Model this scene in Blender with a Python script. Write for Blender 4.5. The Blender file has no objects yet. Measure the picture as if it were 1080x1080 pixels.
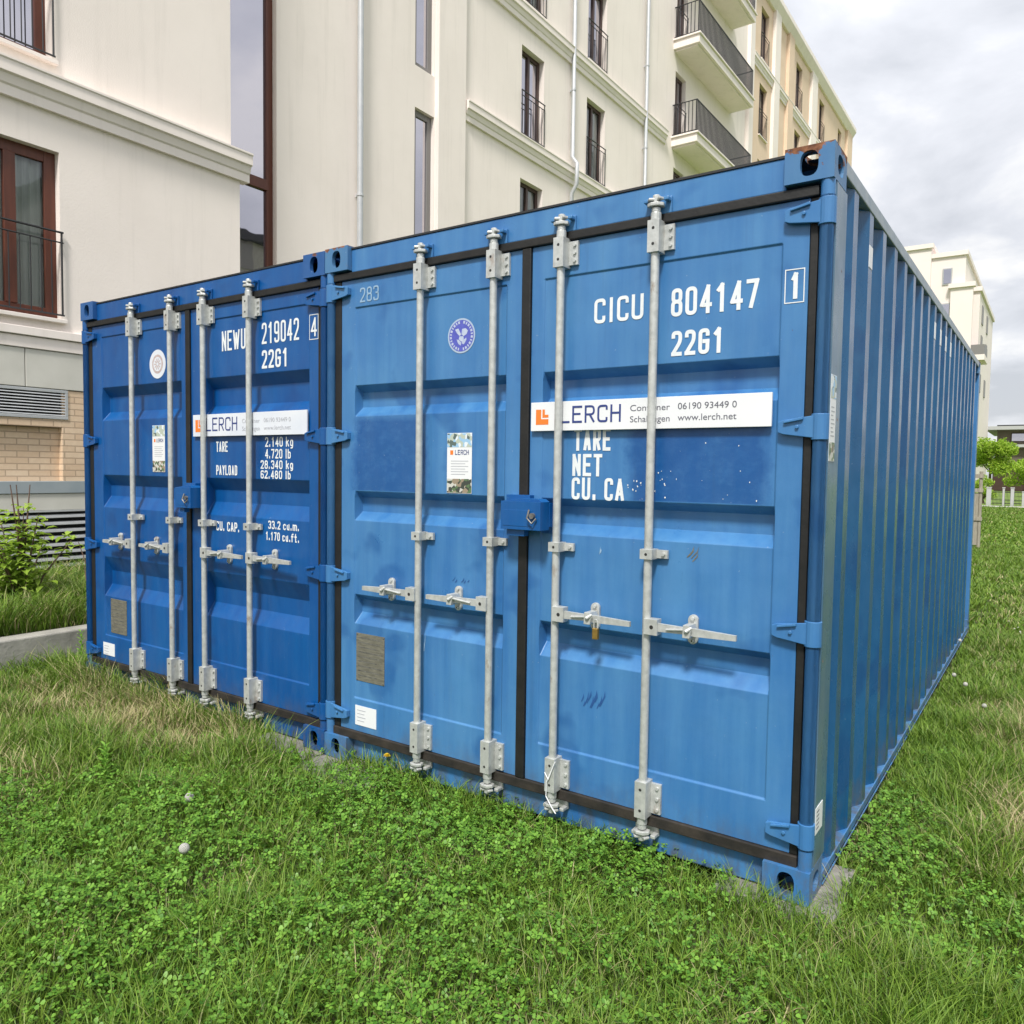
import bpy, bmesh, math, random
import numpy as np
from mathutils import Vector, Matrix
R = math.radians
random.seed(7); rng = np.random.default_rng(11)
scn = bpy.context.scene
COL = scn.collection

# ------------------------------------------------------------------ camera, sky, sun, exposure
def setup():
    yaw, pitch, roll, f = -0.6058, -0.0532, 0.0141, 825.5
    fw = Vector((math.cos(pitch)*math.sin(yaw), math.cos(pitch)*math.cos(yaw), math.sin(pitch)))
    r = fw.cross(Vector((0, 0, 1))).normalized(); u = r.cross(fw)
    r2 = r*math.cos(roll)+u*math.sin(roll); u2 = -r*math.sin(roll)+u*math.cos(roll)
    cd = bpy.data.cameras.new('camera'); cam = bpy.data.objects.new('camera', cd); COL.objects.link(cam)
    m = Matrix((r2, u2, -fw)).transposed().to_4x4(); m.translation = (0.638, -2.7513, 1.4935)
    cam.matrix_world = m
    cd.sensor_width = 36; cd.lens = 36*f/1080; cd.clip_start = 0.05; cd.clip_end = 3000
    scn.camera = cam
setup()
SUN_EL, SUN_AZ = R(54), R(160)      # azimuth clockwise from +y
w = bpy.data.worlds.new('World'); scn.world = w; w.use_nodes = True
nt = w.node_tree; nt.nodes.clear()
def N(t, ty, **k):
    n = t.nodes.new(ty)
    for a, v in k.items(): setattr(n, a, v)
    return n
out = N(nt, 'ShaderNodeOutputWorld'); bg = N(nt, 'ShaderNodeBackground')
sky = N(nt, 'ShaderNodeTexSky', sky_type='NISHITA', sun_disc=False, sun_elevation=SUN_EL, sun_rotation=SUN_AZ)
bg.inputs['Strength'].default_value = 0.1
tc = N(nt, 'ShaderNodeTexCoord'); sp = N(nt, 'ShaderNodeSeparateXYZ')
nt.links.new(tc.outputs['Generated'], sp.inputs[0])
zz = N(nt, 'ShaderNodeMath', operation='MAXIMUM'); nt.links.new(sp.outputs[2], zz.inputs[0]); zz.inputs[1].default_value = 0.0
za = N(nt, 'ShaderNodeMath', operation='ADD'); nt.links.new(zz.outputs[0], za.inputs[0]); za.inputs[1].default_value = 0.22
dx = N(nt, 'ShaderNodeMath', operation='DIVIDE'); dy = N(nt, 'ShaderNodeMath', operation='DIVIDE')
for d, i in ((dx, 0), (dy, 1)):
    nt.links.new(sp.outputs[i], d.inputs[0]); nt.links.new(za.outputs[0], d.inputs[1])
cb = N(nt, 'ShaderNodeCombineXYZ'); nt.links.new(dx.outputs[0], cb.inputs[0]); nt.links.new(dy.outputs[0], cb.inputs[1])
cn = N(nt, 'ShaderNodeTexNoise'); cn.inputs['Scale'].default_value = 1.7; cn.inputs['Detail'].default_value = 7; cn.inputs['Roughness'].default_value = 0.55
cn.inputs['Distortion'].default_value = 0.25
nt.links.new(cb.outputs[0], cn.inputs['Vector'])
cr = N(nt, 'ShaderNodeValToRGB'); e = cr.color_ramp.elements
e[0].position = 0.36; e[0].color = (0.58, 0.60, 0.645, 1); e[1].position = 0.60; e[1].color = (1.0, 0.99, 0.975, 1)
m_ = cr.color_ramp.elements.new(0.5); m_.color = (0.76, 0.775, 0.82, 1)
nt.links.new(cn.outputs[0], cr.inputs[0])
# the veil of an overcast sky is brighter overhead than at its foot
zr = N(nt, 'ShaderNodeMapRange'); nt.links.new(sp.outputs[2], zr.inputs[0])
for i, v in ((1, 0.25), (2, 1.0), (3, 6.7), (4, 11.5)): zr.inputs[i].default_value = v
vm = N(nt, 'ShaderNodeVectorMath', operation='SCALE'); nt.links.new(cr.outputs[0], vm.inputs[0]); nt.links.new(zr.outputs[0], vm.inputs['Scale'])
mx = N(nt, 'ShaderNodeMix', data_type='RGBA'); mx.inputs[0].default_value = 0.93
nt.links.new(sky.outputs[0], mx.inputs[6]); nt.links.new(vm.outputs[0], mx.inputs[7])
nt.links.new(mx.outputs[2], bg.inputs['Color']); nt.links.new(bg.outputs[0], out.inputs['Surface'])
sl = bpy.data.lights.new('sun', 'SUN'); sl.energy = 2.7; sl.angle = R(9); sl.color = (1.0, 0.965, 0.91)
so = bpy.data.objects.new('sun', sl); COL.objects.link(so)
sd = Vector((math.cos(SUN_EL)*math.sin(SUN_AZ), math.cos(SUN_EL)*math.cos(SUN_AZ), math.sin(SUN_EL)))
so.rotation_euler = sd.to_track_quat('Z', 'Y').to_euler(); so.location = (0, 0, 30)
scn.view_settings.view_transform = 'Standard'; scn.view_settings.look = 'None'
scn.view_settings.exposure = 0.70; scn.view_settings.gamma = 1
scn.render.engine = 'CYCLES'
scn.cycles.max_bounces = 8; scn.cycles.transparent_max_bounces = 12

# ------------------------------------------------------------------ materials
def new_mat(name):
    m = bpy.data.materials.new(name); m.use_nodes = True
    return m, m.node_tree, m.node_tree.nodes['Principled BSDF']
def c4(c): return (c[0], c[1], c[2], 1)
def coords(t, scale=(1, 1, 1), kind='Object'):
    tc = N(t, 'ShaderNodeTexCoord'); mp = N(t, 'ShaderNodeMapping'); mp.inputs['Scale'].default_value = scale
    t.links.new(tc.outputs[kind], mp.inputs['Vector']); return mp.outputs[0]
def noise(t, vec, scale, detail=4, rough=0.55):
    n = N(t, 'ShaderNodeTexNoise'); n.inputs['Scale'].default_value = scale; n.inputs['Detail'].default_value = detail
    n.inputs['Roughness'].default_value = rough; t.links.new(vec, n.inputs['Vector']); return n.outputs[0]
def rng_(t, src, a, b, c=0.0, d=1.0):
    r = N(t, 'ShaderNodeMapRange'); t.links.new(src, r.inputs[0])
    for i, v in ((1, a), (2, b), (3, c), (4, d)): r.inputs[i].default_value = v
    return r.outputs[0]
def mixc(t, fac, A, B):
    m = N(t, 'ShaderNodeMix', data_type='RGBA')
    if isinstance(fac, (int, float)): m.inputs[0].default_value = fac
    else: t.links.new(fac, m.inputs[0])
    for i, v in ((6, A), (7, B)):
        if isinstance(v, tuple): m.inputs[i].default_value = c4(v)
        else: t.links.new(v, m.inputs[i])
    return m.outputs[2]
def math_(t, op, a, b=0.0, clamp=False):
    m = N(t, 'ShaderNodeMath', operation=op, use_clamp=clamp)
    for i, v in ((0, a), (1, b)):
        if isinstance(v, (int, float)): m.inputs[i].default_value = v
        else: t.links.new(v, m.inputs[i])
    return m.outputs[0]
def bump(t, b, h, strength, dist):
    n = N(t, 'ShaderNodeBump'); n.inputs['Strength'].default_value = strength; n.inputs['Distance'].default_value = dist
    t.links.new(h, n.inputs['Height']); t.links.new(n.outputs[0], b.inputs['Normal'])
def simple(name, col, col2=None, scale=6, rough=0.6, metal=0.0, bumps=0.0, bscale=40, bdist=0.004, stretch=(1, 1, 1), spec=0.5, detail=5):
    m, t, b = new_mat(name)
    v = coords(t, stretch)
    if col2 is not None:
        t.links.new(mixc(t, rng_(t, noise(t, v, scale, detail), 0.3, 0.7), col, col2), b.inputs['Base Color'])
    else: b.inputs['Base Color'].default_value = c4(col)
    b.inputs['Roughness'].default_value = rough; b.inputs['Metallic'].default_value = metal
    b.inputs['Specular IOR Level'].default_value = spec
    if bumps: bump(t, b, noise(t, v, bscale, 4), bumps, bdist)
    return m
def paint(name, base, worn, fresh, fresh_band=None, rough=0.34, rust=0.0):
    m, t, b = new_mat(name)
    v = coords(t)
    streak = noise(t, coords(t, (9, 9, 0.7)), 1.6, 5)
    cloud = noise(t, v, 1.7, 6, 0.6)
    k = math_(t, 'ADD', math_(t, 'MULTIPLY', streak, 0.5), math_(t, 'MULTIPLY', cloud, 0.5))
    col = mixc(t, rng_(t, k, 0.38, 0.62), base, worn)
    blot = rng_(t, noise(t, v, 2.6, 3, 0.5), 0.585, 0.64)
    col = mixc(t, math_(t, 'MULTIPLY', blot, 0.45), col, fresh)
    if fresh_band:
        s = N(t, 'ShaderNodeSeparateXYZ'); t.links.new(v, s.inputs[0])
        wob = math_(t, 'MULTIPLY', math_(t, 'SUBTRACT', noise(t, v, 9, 5, 0.7), 0.5), 0.12)
        for (x0, x1, z0, z1) in fresh_band:
            X = math_(t, 'ADD', s.outputs[0], wob); Z = s.outputs[2]; Zw = math_(t, 'ADD', Z, math_(t, 'MULTIPLY', wob, 0.35))
            mk = math_(t, 'MULTIPLY', math_(t, 'MULTIPLY', rng_(t, X, x0-.02, x0+.03), rng_(t, X, x1-.03, x1+.02, 1, 0)),
                       math_(t, 'MULTIPLY', rng_(t, Z, z0, z0+.006), rng_(t, Zw, z1-.02, z1+.03, 1, 0)))
            scr = rng_(t, noise(t, coords(t, (1, 1, 1.6)), 17, 8, 0.75), 0.48, 0.64, 0.85, 0.66)
            col = mixc(t, math_(t, 'MULTIPLY', mk, scr), col, fresh)
    # scuffs: thin dark scratches and small chips
    sc = rng_(t, noise(t, coords(t, (5, 5, 1.3)), 9, 6, 0.65), 0.68, 0.76)
    col = mixc(t, math_(t, 'MULTIPLY', sc, 0.3), col, (base[0]*.4, base[1]*.4, base[2]*.45))
    pale = rng_(t, noise(t, v, 60, 2, 0.5), 0.745, 0.77)
    col = mixc(t, math_(t, 'MULTIPLY', pale, 0.3), col, (0.33, 0.42, 0.5))
    dust = rng_(t, noise(t, coords(t, (4, 4, 1)), 3.5, 8, 0.7), 0.45, 0.75)
    col = mixc(t, math_(t, 'MULTIPLY', dust, 0.05), col, (0.24, 0.34, 0.40))
    run = rng_(t, noise(t, coords(t, (26, 26, 0.9)), 1.0, 6, 0.6), 0.60, 0.80)
    col = mixc(t, math_(t, 'MULTIPLY', run, 0.35), col, (base[0]*.5+.01, base[1]*.55, base[2]*.5))
    spk = rng_(t, noise(t, v, 23, 6, 0.75), 0.715, 0.73)
    col = mixc(t, math_(t, 'MULTIPLY', spk, 0.7), col, (0.10, 0.05, 0.03))
    zs_ = N(t, 'ShaderNodeSeparateXYZ'); t.links.new(v, zs_.inputs[0])
    mud = math_(t, 'MULTIPLY', rng_(t, zs_.outputs[2], .26, .0, 0, .9), rng_(t, noise(t, coords(t, (1, 1, .5)), 12, 7, .7), .42, .64))
    col = mixc(t, mud, col, (0.10, 0.085, 0.06))
    r = rng_(t, noise(t, v, 5, 6), 0.3, 0.7, rough-.07, rough+.12)
    if rust:
        sz = N(t, 'ShaderNodeSeparateXYZ'); t.links.new(v, sz.inputs[0])
        edge = math_(t, 'MULTIPLY', rng_(t, sz.outputs[2], 2.566, 2.592), rust*2.2)
        rm = rng_(t, math_(t, 'ADD', noise(t, v, 11, 7, 0.7), edge), 0.67-rust, 0.70-rust)
        rc = mixc(t, rng_(t, noise(t, v, 40, 4), .35, .65), (0.10, 0.035, 0.018), (0.28, 0.12, 0.06))
        col = mixc(t, rm, col, rc); r = math_(t, 'ADD', r, math_(t, 'MULTIPLY', rm, 0.4), True)
    t.links.new(col, b.inputs['Base Color']); t.links.new(r, b.inputs['Roughness'])
    h = math_(t, 'ADD', noise(t, v, 3.2, 2), math_(t, 'MULTIPLY', noise(t, v, 55, 3), 0.05))
    bump(t, b, h, 0.5, 0.014)
    return m
M = {}
M['lt'] = paint('light_blue_paint', (0.034, 0.150, 0.375), (0.066, 0.212, 0.435), (0.008, 0.09, 0.30))
M['lt_door'] = paint('light_blue_door_paint', (0.034, 0.150, 0.375), (0.066, 0.212, 0.435), (0.003, 0.068, 0.25),
                     [(-2.26, -1.78, 1.38, 1.74), (-0.74, -0.20, 1.38, 1.70)])
M['lt_side_shaded'] = paint('shaded_blue_side_paint', (0.006, 0.070, 0.185), (0.013, 0.098, 0.23), (0.002, 0.042, 0.155), rough=0.23)  # less chalked blue, darkened further so its colour carries the side's shade
M['lt_rust'] = paint('rusted_blue_paint', (0.045, 0.15, 0.335), (0.065, 0.185, 0.35), (0.03, 0.10, 0.26), rust=0.085, rough=.45)
M['dk'] = paint('deep_blue_paint', (0.0003, 0.064, 0.245), (0.0014, 0.088, 0.295), (0.0003, 0.043, 0.18), rough=0.36)
M['dk_rust'] = paint('chipped_deep_blue_paint', (0.008, 0.075, 0.26), (0.02, 0.10, 0.29), (0.005, 0.055, 0.20), rust=0.03, rough=.42)
M['rail'] = simple('weathered_top_rail', (0.20, 0.27, 0.33), (0.34, 0.38, 0.41), 9, 0.42, 0.15, .3, 50)
M['postside'] = paint('scuffed_post_paint', (0.045, 0.125, 0.225), (0.11, 0.18, 0.235), (0.015, 0.09, 0.22), rough=.27, rust=0.02)
M['rubber'] = simple('black_rubber', (0.004, 0.004, 0.004), (0.012, 0.011, 0.010), 14, 0.6, 0, .3, 60)
M['rubber_b'] = simple('dusty_rubber', (0.007, 0.0065, 0.006), (0.038, 0.030, 0.023), 12, 0.7, 0, .4, 60)
M['galv'] = simple('galvanised_steel', (0.42, 0.435, 0.42), (0.60, 0.61, 0.59), 35, 0.42, 0.35, .35, 120, .001)
_t = M['galv'].node_tree; _b = _t.nodes['Principled BSDF']; _s = _b.inputs['Base Color'].links[0].from_socket
_c = mixc(_t, rng_(_t, noise(_t, coords(_t, (1, 1, .5)), 13, 7, .7), .60, .70, 0, .75), _s, (0.24, 0.15, 0.09))
_c = mixc(_t, rng_(_t, noise(_t, coords(_t, (1, 1, .3)), 5, 5, .6), .48, .70, 0, .35), _c, (0.66, 0.67, 0.66))
_t.links.new(_c, _b.inputs['Base Color'])
M['galv_d'] = simple('dark_steel', (0.12, 0.12, 0.12), (0.3, 0.29, 0.27), 40, 0.5, 0.6)
M['hole'] = simple('dark_bolt_recess', (0.02, 0.02, 0.02))
M['brass'] = simple('brass', (0.55, 0.36, 0.10), (0.4, 0.24, 0.07), 60, 0.35, 0.8)
M['white_mark'] = simple('white_lettering_paint', (0.78, 0.80, 0.80), (0.66, 0.70, 0.73), 30, 0.5)
M['faint_mark'] = simple('faded_lettering_paint', (0.22, 0.36, 0.52), (0.30, 0.44, 0.58), 30, 0.5)
M['ghost_mark'] = simple('painted_over_lettering', (0.02, 0.085, 0.27), None, rough=.5)
M['sign_w'] = simple('white_sign_board', (0.78, 0.79, 0.80), (0.72, 0.735, 0.76), 4, 0.38)
M['sign_d'] = simple('white_sign_board_dusty', (0.62, 0.66, 0.74), (0.72, 0.74, 0.78), 4, 0.45)
M['ink_blue'] = simple('navy_ink', (0.03, 0.05, 0.20), rough=.5)
M['ink_grey'] = simple('grey_ink', (0.13, 0.13, 0.16), rough=.5)
M['ink_lt'] = simple('light_grey_ink', (0.42, 0.43, 0.47), rough=.5)
M['orange'] = simple('orange_ink', (0.80, 0.20, 0.025), rough=.45)
M['emb_rim'] = simple('emblem_rim', (0.38, 0.47, 0.60), rough=.5)
M['emb_fig'] = simple('emblem_figure_white', (0.50, 0.56, 0.68), (0.36, 0.42, 0.60), 80, .5)
M['emb_blue'] = simple('emblem_blue', (0.07, 0.08, 0.40), (0.10, 0.12, 0.5), 50, .5)
M['emb_red'] = simple('emblem_faded_red', (0.42, 0.30, 0.30), (0.55, 0.47, 0.45), 60, .5)
M['plate'] = simple('weathered_data_plate', (0.12, 0.115, 0.09), (0.22, 0.21, 0.165), 22, 0.6, .2, stretch=(1, 1, 5), detail=8)
def stucco_dirt(m):
    t = m.node_tree; b = t.nodes['Principled BSDF']; src = b.inputs['Base Color'].links[0].from_socket
    st = rng_(t, noise(t, coords(t, (3.5, 3.5, .22)), 1.4, 7, .65), .52, .80)
    big = rng_(t, noise(t, coords(t, (.5, .5, .5)), 1.0, 6, .7), .45, .75)
    k = math_(t, 'ADD', math_(t, 'MULTIPLY', st, .22), math_(t, 'MULTIPLY', big, .10))
    t.links.new(mixc(t, k, src, (0.40, 0.37, 0.32)), b.inputs['Base Color'])
def photo_mat(name, cols, sc):
    m, t, b = new_mat(name); v = coords(t)
    vo = N(t, 'ShaderNodeTexVoronoi'); vo.inputs['Scale'].default_value = sc; t.links.new(v, vo.inputs['Vector'])
    r = N(t, 'ShaderNodeValToRGB'); r.color_ramp.interpolation = 'CONSTANT'
    el = r.color_ramp.elements
    el[0].color = c4(cols[0]); el[1].position = .75; el[1].color = c4(cols[-1])
    for i, c in enumerate(cols[1:-1]): q = el.new(.2+.2*i); q.color = c4(c)
    s = N(t, 'ShaderNodeSeparateColor'); t.links.new(vo.outputs['Color'], s.inputs[0])
    t.links.new(s.outputs[0], r.inputs[0]); t.links.new(r.outputs[0], b.inputs['Base Color']); b.inputs['Roughness'].default_value = .4
    return m
M['pic_a'] = photo_mat('printed_picture_cool', [(0.30, 0.5, 0.7), (0.10, 0.14, 0.13), (0.45, 0.5, 0.42), (0.7, 0.75, 0.8)], 55)
M['pic_b'] = photo_mat('printed_picture_green', [(0.10, 0.17, 0.08), (0.30, 0.24, 0.17), (0.55, 0.55, 0.5), (0.05, 0.06, 0.05)], 60)
M['stucco'] = simple('cream_stucco', (0.855, 0.775, 0.715), (0.895, 0.815, 0.755), 0.8, 0.9, 0, .35, 55, .006)
M['stucco2'] = simple('cream_trim', (0.835, 0.76, 0.705), (0.88, 0.80, 0.745), 1.5, 0.85, 0, .15, 50, .003)
M['stucco_tan'] = simple('tan_stucco', (0.72, 0.55, 0.40), (0.77, 0.60, 0.45), 1.5, 0.9)
for q_ in ('stucco', 'stucco2', 'stucco_tan'): stucco_dirt(M[q_])
M['panel'] = simple('pale_stone_panel', (0.56, 0.545, 0.49), (0.64, 0.625, 0.565), 3, 0.8, 0, .2, 60, .003)
M['greyband'] = simple('blue_grey_band', (0.27, 0.32, 0.35), (0.34, 0.38, 0.40), 3, 0.7)
M['alu'] = simple('aluminium_louvre', (0.47, 0.49, 0.50), (0.56, 0.57, 0.57), 5, 0.45, .3)
M['black'] = simple('dark_void', (0.012, 0.012, 0.013))
M['iron'] = simple('black_iron', (0.015, 0.015, 0.017), rough=.45)
M['brown'] = simple('red_brown_window_frame', (0.085, 0.022, 0.011), (0.125, 0.034, 0.016), 4, .45, stretch=(6, 6, .6))
M['dbrown'] = simple('dark_brown_frame', (0.055, 0.028, 0.022), rough=.5)
M['gframe'] = simple('grey_window_frame', (0.20, 0.19, 0.185), rough=.5)
M['curtain'] = simple('curtain_cloth', (0.88, 0.88, 0.84), (0.66, 0.68, 0.64), 5, .9, stretch=(8, 8, .3))
M['pipe'] = simple('zinc_downpipe', (0.46, 0.48, 0.50), (0.54, 0.55, 0.56), 6, .45, .3)
M['concrete'] = simple('grey_concrete', (0.27, 0.26, 0.235), (0.40, 0.385, 0.345), 7, .9, 0, .5, 40, .006, detail=9)
M['slab'] = simple('paving_slab_concrete', (0.15, 0.145, 0.13), (0.29, 0.275, 0.25), 12, .9, 0, .5, 60, .003, detail=9)
M['roofgrey'] = simple('roof_sheet', (0.02, 0.021, 0.023), rough=.6)
M['housewall'] = simple('brown_house_cladding', (0.11, 0.092, 0.07), (0.15, 0.125, 0.10), 2, .8)
M['housewhite'] = simple('white_fascia', (0.40, 0.41, 0.41), rough=.7)
M['farwall'] = simple('far_pale_wall', (0.74, 0.665, 0.63), (0.78, 0.705, 0.67), .3, .9)
M['wood'] = simple('grey_weathered_wood', (0.25, 0.225, 0.18), (0.38, 0.35, 0.29), 6, .85, 0, .4, 30, .003, stretch=(8, 8, 1))
M['bark'] = simple('bark', (0.09, 0.065, 0.045), (0.15, 0.115, 0.08), 12, .9, 0, .6, 40, .01)
M['twig'] = simple('brown_twig', (0.10, 0.06, 0.045), (0.16, 0.10, 0.075), 12, .8)
M['path'] = simple('pale_paved_path', (0.42, 0.41, 0.38), (0.50, 0.49, 0.46), 2, .9)
M['puff'] = simple('dandelion_seed_head', (0.46, 0.45, 0.41), rough=.95)
M['yellow'] = simple('yellow_petals', (0.80, 0.60, 0.02), rough=.7)
# brick
m, t, b = new_mat('sand_coloured_brick'); M['brick'] = m
tcn = N(t, 'ShaderNodeTexCoord'); s = N(t, 'ShaderNodeSeparateXYZ'); cc = N(t, 'ShaderNodeCombineXYZ')
t.links.new(tcn.outputs['Object'], s.inputs[0]); t.links.new(s.outputs[1], cc.inputs[0]); t.links.new(s.outputs[2], cc.inputs[1])
bt = N(t, 'ShaderNodeTexBrick'); t.links.new(cc.outputs[0], bt.inputs['Vector'])
for k, v in (('Color1', (0.68, 0.50, 0.34, 1)), ('Color2', (0.76, 0.59, 0.42, 1)), ('Mortar', (0.46, 0.34, 0.24, 1))): bt.inputs[k].default_value = v
for k, v in (('Scale', 1.0), ('Mortar Size', .007), ('Brick Width', .25), ('Row Height', .0745)): bt.inputs[k].default_value = v
t.links.new(mixc(t, rng_(t, noise(t, coords(t), 25, 4), .3, .7, 0, .25), bt.outputs[0], (0.50, 0.33, 0.20)), b.inputs['Base Color']); b.inputs['Roughness'].default_value = .85
bump(t, b, math_(t, 'SUBTRACT', 1.0, bt.outputs['Fac']), .6, .008)
# window glass: a clear pane, mirror like at a shallow angle
def glass(name, ior, tint, dark):
    m = bpy.data.materials.new(name); m.use_nodes = True; t = m.node_tree; t.nodes.clear()
    o = N(t, 'ShaderNodeOutputMaterial'); fr = N(t, 'ShaderNodeFresnel'); fr.inputs[0].default_value = ior
    gl = N(t, 'ShaderNodeBsdfGlossy'); gl.inputs['Roughness'].default_value = 0.015; gl.inputs['Color'].default_value = c4(tint)
    if dark: tr = N(t, 'ShaderNodeBsdfDiffuse'); tr.inputs[0].default_value = c4(dark)
    else: tr = N(t, 'ShaderNodeBsdfTransparent'); tr.inputs[0].default_value = (.8, .84, .83, 1)
    nb = N(t, 'ShaderNodeBump'); nb.inputs['Strength'].default_value = .06; nb.inputs['Distance'].default_value = .02
    t.links.new(noise(t, coords(t), 1.5, 2), nb.inputs['Height']); t.links.new(nb.outputs[0], gl.inputs['Normal'])
    ms = N(t, 'ShaderNodeMixShader'); t.links.new(fr.outputs[0], ms.inputs[0]); t.links.new(tr.outputs[0], ms.inputs[1]); t.links.new(gl.outputs[0], ms.inputs[2])
    t.links.new(ms.outputs[0], o.inputs['Surface']); return m
M['glass'] = glass('clear_window_glass', 1.75, (.95, .96, 1), None)
M['mirror_glass'] = glass('coated_window_glass', 6.5, (.92, .90, .98), (.035, .035, .045))
# plants: colour varies per leaf
def leafmat(name, a, b_, dry=None, trans=.35, rough=.5):
    m = bpy.data.materials.new(name); m.use_nodes = True; t = m.node_tree; b = t.nodes['Principled BSDF']
    g = N(t, 'ShaderNodeNewGeometry')
    col = mixc(t, g.outputs['Random Per Island'], a, b_)
    if dry:
        at = N(t, 'ShaderNodeAttribute', attribute_name='dry', attribute_type='GEOMETRY')
        rnd = math_(t, 'FRACT', math_(t, 'MULTIPLY', g.outputs['Random Per Island'], 7.31))
        k = rng_(t, math_(t, 'SUBTRACT', at.outputs['Fac'], rnd), -.08, .08)
        col = mixc(t, k, col, mixc(t, math_(t, 'FRACT', math_(t, 'MULTIPLY', g.outputs['Random Per Island'], 3.77)), dry, (dry[0]*.62, dry[1]*.6, dry[2]*.5)))
    t.links.new(col, b.inputs['Base Color']); b.inputs['Roughness'].default_value = rough; b.inputs['Specular IOR Level'].default_value = .35
    tl = N(t, 'ShaderNodeBsdfTranslucent'); t.links.new(col, tl.inputs[0])
    ms = N(t, 'ShaderNodeMixShader'); ms.inputs[0].default_value = trans
    o = t.nodes['Material Output']; t.links.new(b.outputs[0], ms.inputs[1]); t.links.new(tl.outputs[0], ms.inputs[2]); t.links.new(ms.outputs[0], o.inputs['Surface'])
    return m
M['grass'] = leafmat('grass_blades', (0.058, 0.140, 0.011), (0.215, 0.335, 0.040), (0.54, 0.47, 0.26), .26)
M['clover'] = leafmat('clover_leaves', (0.060, 0.170, 0.016), (0.20, 0.39, 0.050), None, .22, .42)
M['shrubleaf'] = leafmat('bright_shrub_leaves', (0.26, 0.40, 0.035), (0.46, 0.62, 0.11), None, .45)
M['treeleaf'] = leafmat('bright_tree_leaves', (0.20, 0.36, 0.02), (0.42, 0.56, 0.07))
M['darkleaf'] = leafmat('dark_tree_leaves', (0.03, 0.07, 0.015), (0.07, 0.13, 0.03))
M['weedleaf'] = leafmat('pale_weed_leaves', (0.17, 0.36, 0.04), (0.28, 0.50, 0.08))
# soil and lawn base
m, t, b = new_mat('lawn_soil'); M['soil'] = m
v = coords(t)
c = mixc(t, rng_(t, noise(t, v, 1.3, 8, .7), .35, .65), (0.035, 0.055, 0.014), (0.085, 0.10, 0.03))
c = mixc(t, rng_(t, noise(t, v, 30, 6, .7), .4, .7, 0, .6), c, (0.10, 0.085, 0.045))
s = N(t, 'ShaderNodeSeparateXYZ'); t.links.new(v, s.inputs[0])
lawn = mixc(t, rng_(t, noise(t, v, 2.2, 8, .75), .38, .62), (0.10, 0.175, 0.022), (0.20, 0.29, 0.05))
c = mixc(t, rng_(t, s.outputs[1], 9, 20), c, lawn)
t.links.new(c, b.inputs['Base Color']); b.inputs['Roughness'].default_value = .95
bump(t, b, noise(t, v, 60, 5, .8), .8, .03)

# ------------------------------------------------------------------ mesh helpers
class MB:
    def __init__(s): s.v = []; s.f = []; s.m = []; s.cm = 0
    def add(s, vs, fs):
        k = len(s.v); s.v += [tuple(p) for p in vs]
        for f in fs: s.f.append([k+i for i in f]); s.m.append(s.cm)
        return s
    def box(s, x0, x1, y0, y1, z0, z1):
        return s.add([(x0, y0, z0), (x1, y0, z0), (x1, y1, z0), (x0, y1, z0), (x0, y0, z1), (x1, y0, z1), (x1, y1, z1), (x0, y1, z1)],
                     [(3, 2, 1, 0), (4, 5, 6, 7), (0, 1, 5, 4), (1, 2, 6, 5), (2, 3, 7, 6), (3, 0, 4, 7)])
    def quad(s, a, b, c, d): return s.add([a, b, c, d], [(0, 1, 2, 3)])
    def tube(s, pts, rad, n=10, cap=True):
        pts = [Vector(p) for p in pts]; rad = rad if hasattr(rad, '__len__') else [rad]*len(pts)
        vs = []; prev = None
        for i, p in enumerate(pts):
            d = (pts[min(i+1, len(pts)-1)]-pts[max(i-1, 0)]).normalized()
            if prev is None: a = d.orthogonal().normalized()
            else: a = (prev-d*prev.dot(d)).normalized()
            prev = a; bb = d.cross(a)
            for j in range(n):
                th = 2*math.pi*j/n; vs.append(p+(a*math.cos(th)+bb*math.sin(th))*rad[i])
        fs = [(i*n+j, i*n+(j+1) % n, (i+1)*n+(j+1) % n, (i+1)*n+j) for i in range(len(pts)-1) for j in range(n)]
        if cap: fs += [tuple(range(n))[::-1], tuple(range((len(pts)-1)*n, len(pts)*n))]
        return s.add(vs, fs)
    def cyl(s, a, b, r, n=14): return s.tube([a, b], r, n)
    def prism(s, poly, axis, a, b):       # poly: 2d outline; axis it is swept along
        def P(p, h):
            return {0: (h, p[0], p[1]), 1: (p[0], h, p[1]), 2: (p[0], p[1], h)}[axis]
        n = len(poly)
        return s.add([P(p, a) for p in poly]+[P(p, b) for p in poly],
                     [tuple(range(n))[::-1], tuple(range(n, 2*n))]+[(i, (i+1) % n, n+(i+1) % n, n+i) for i in range(n)])
    def build(s, name, mat, parent=None, bevel=0, smooth=False, loc=None, seg=2, fixn=True):
        me = bpy.data.meshes.new(name); me.from_pydata(s.v, [], s.f)
        mats = mat if isinstance(mat, (list, tuple)) else [mat]
        for q in mats: me.materials.append(q)
        if len(mats) > 1: me.polygons.foreach_set('material_index', s.m)
        if fixn:
            bm = bmesh.new(); bm.from_mesh(me); bmesh.ops.recalc_face_normals(bm, faces=bm.faces); bm.to_mesh(me); bm.free()
        if smooth:
            me.polygons.foreach_set('use_smooth', [True]*len(me.polygons))
        o = bpy.data.objects.new(name, me); COL.objects.link(o)
        if parent: o.parent = parent
        if loc: o.location = loc
        if bevel:
            bv = o.modifiers.new('bevel', 'BEVEL'); bv.width = bevel; bv.segments = seg; bv.limit_method = 'ANGLE'; bv.angle_limit = R(40)
        if smooth:
            es = o.modifiers.new('edges', 'EDGE_SPLIT'); es.split_angle = R(38)
        return o
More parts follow.
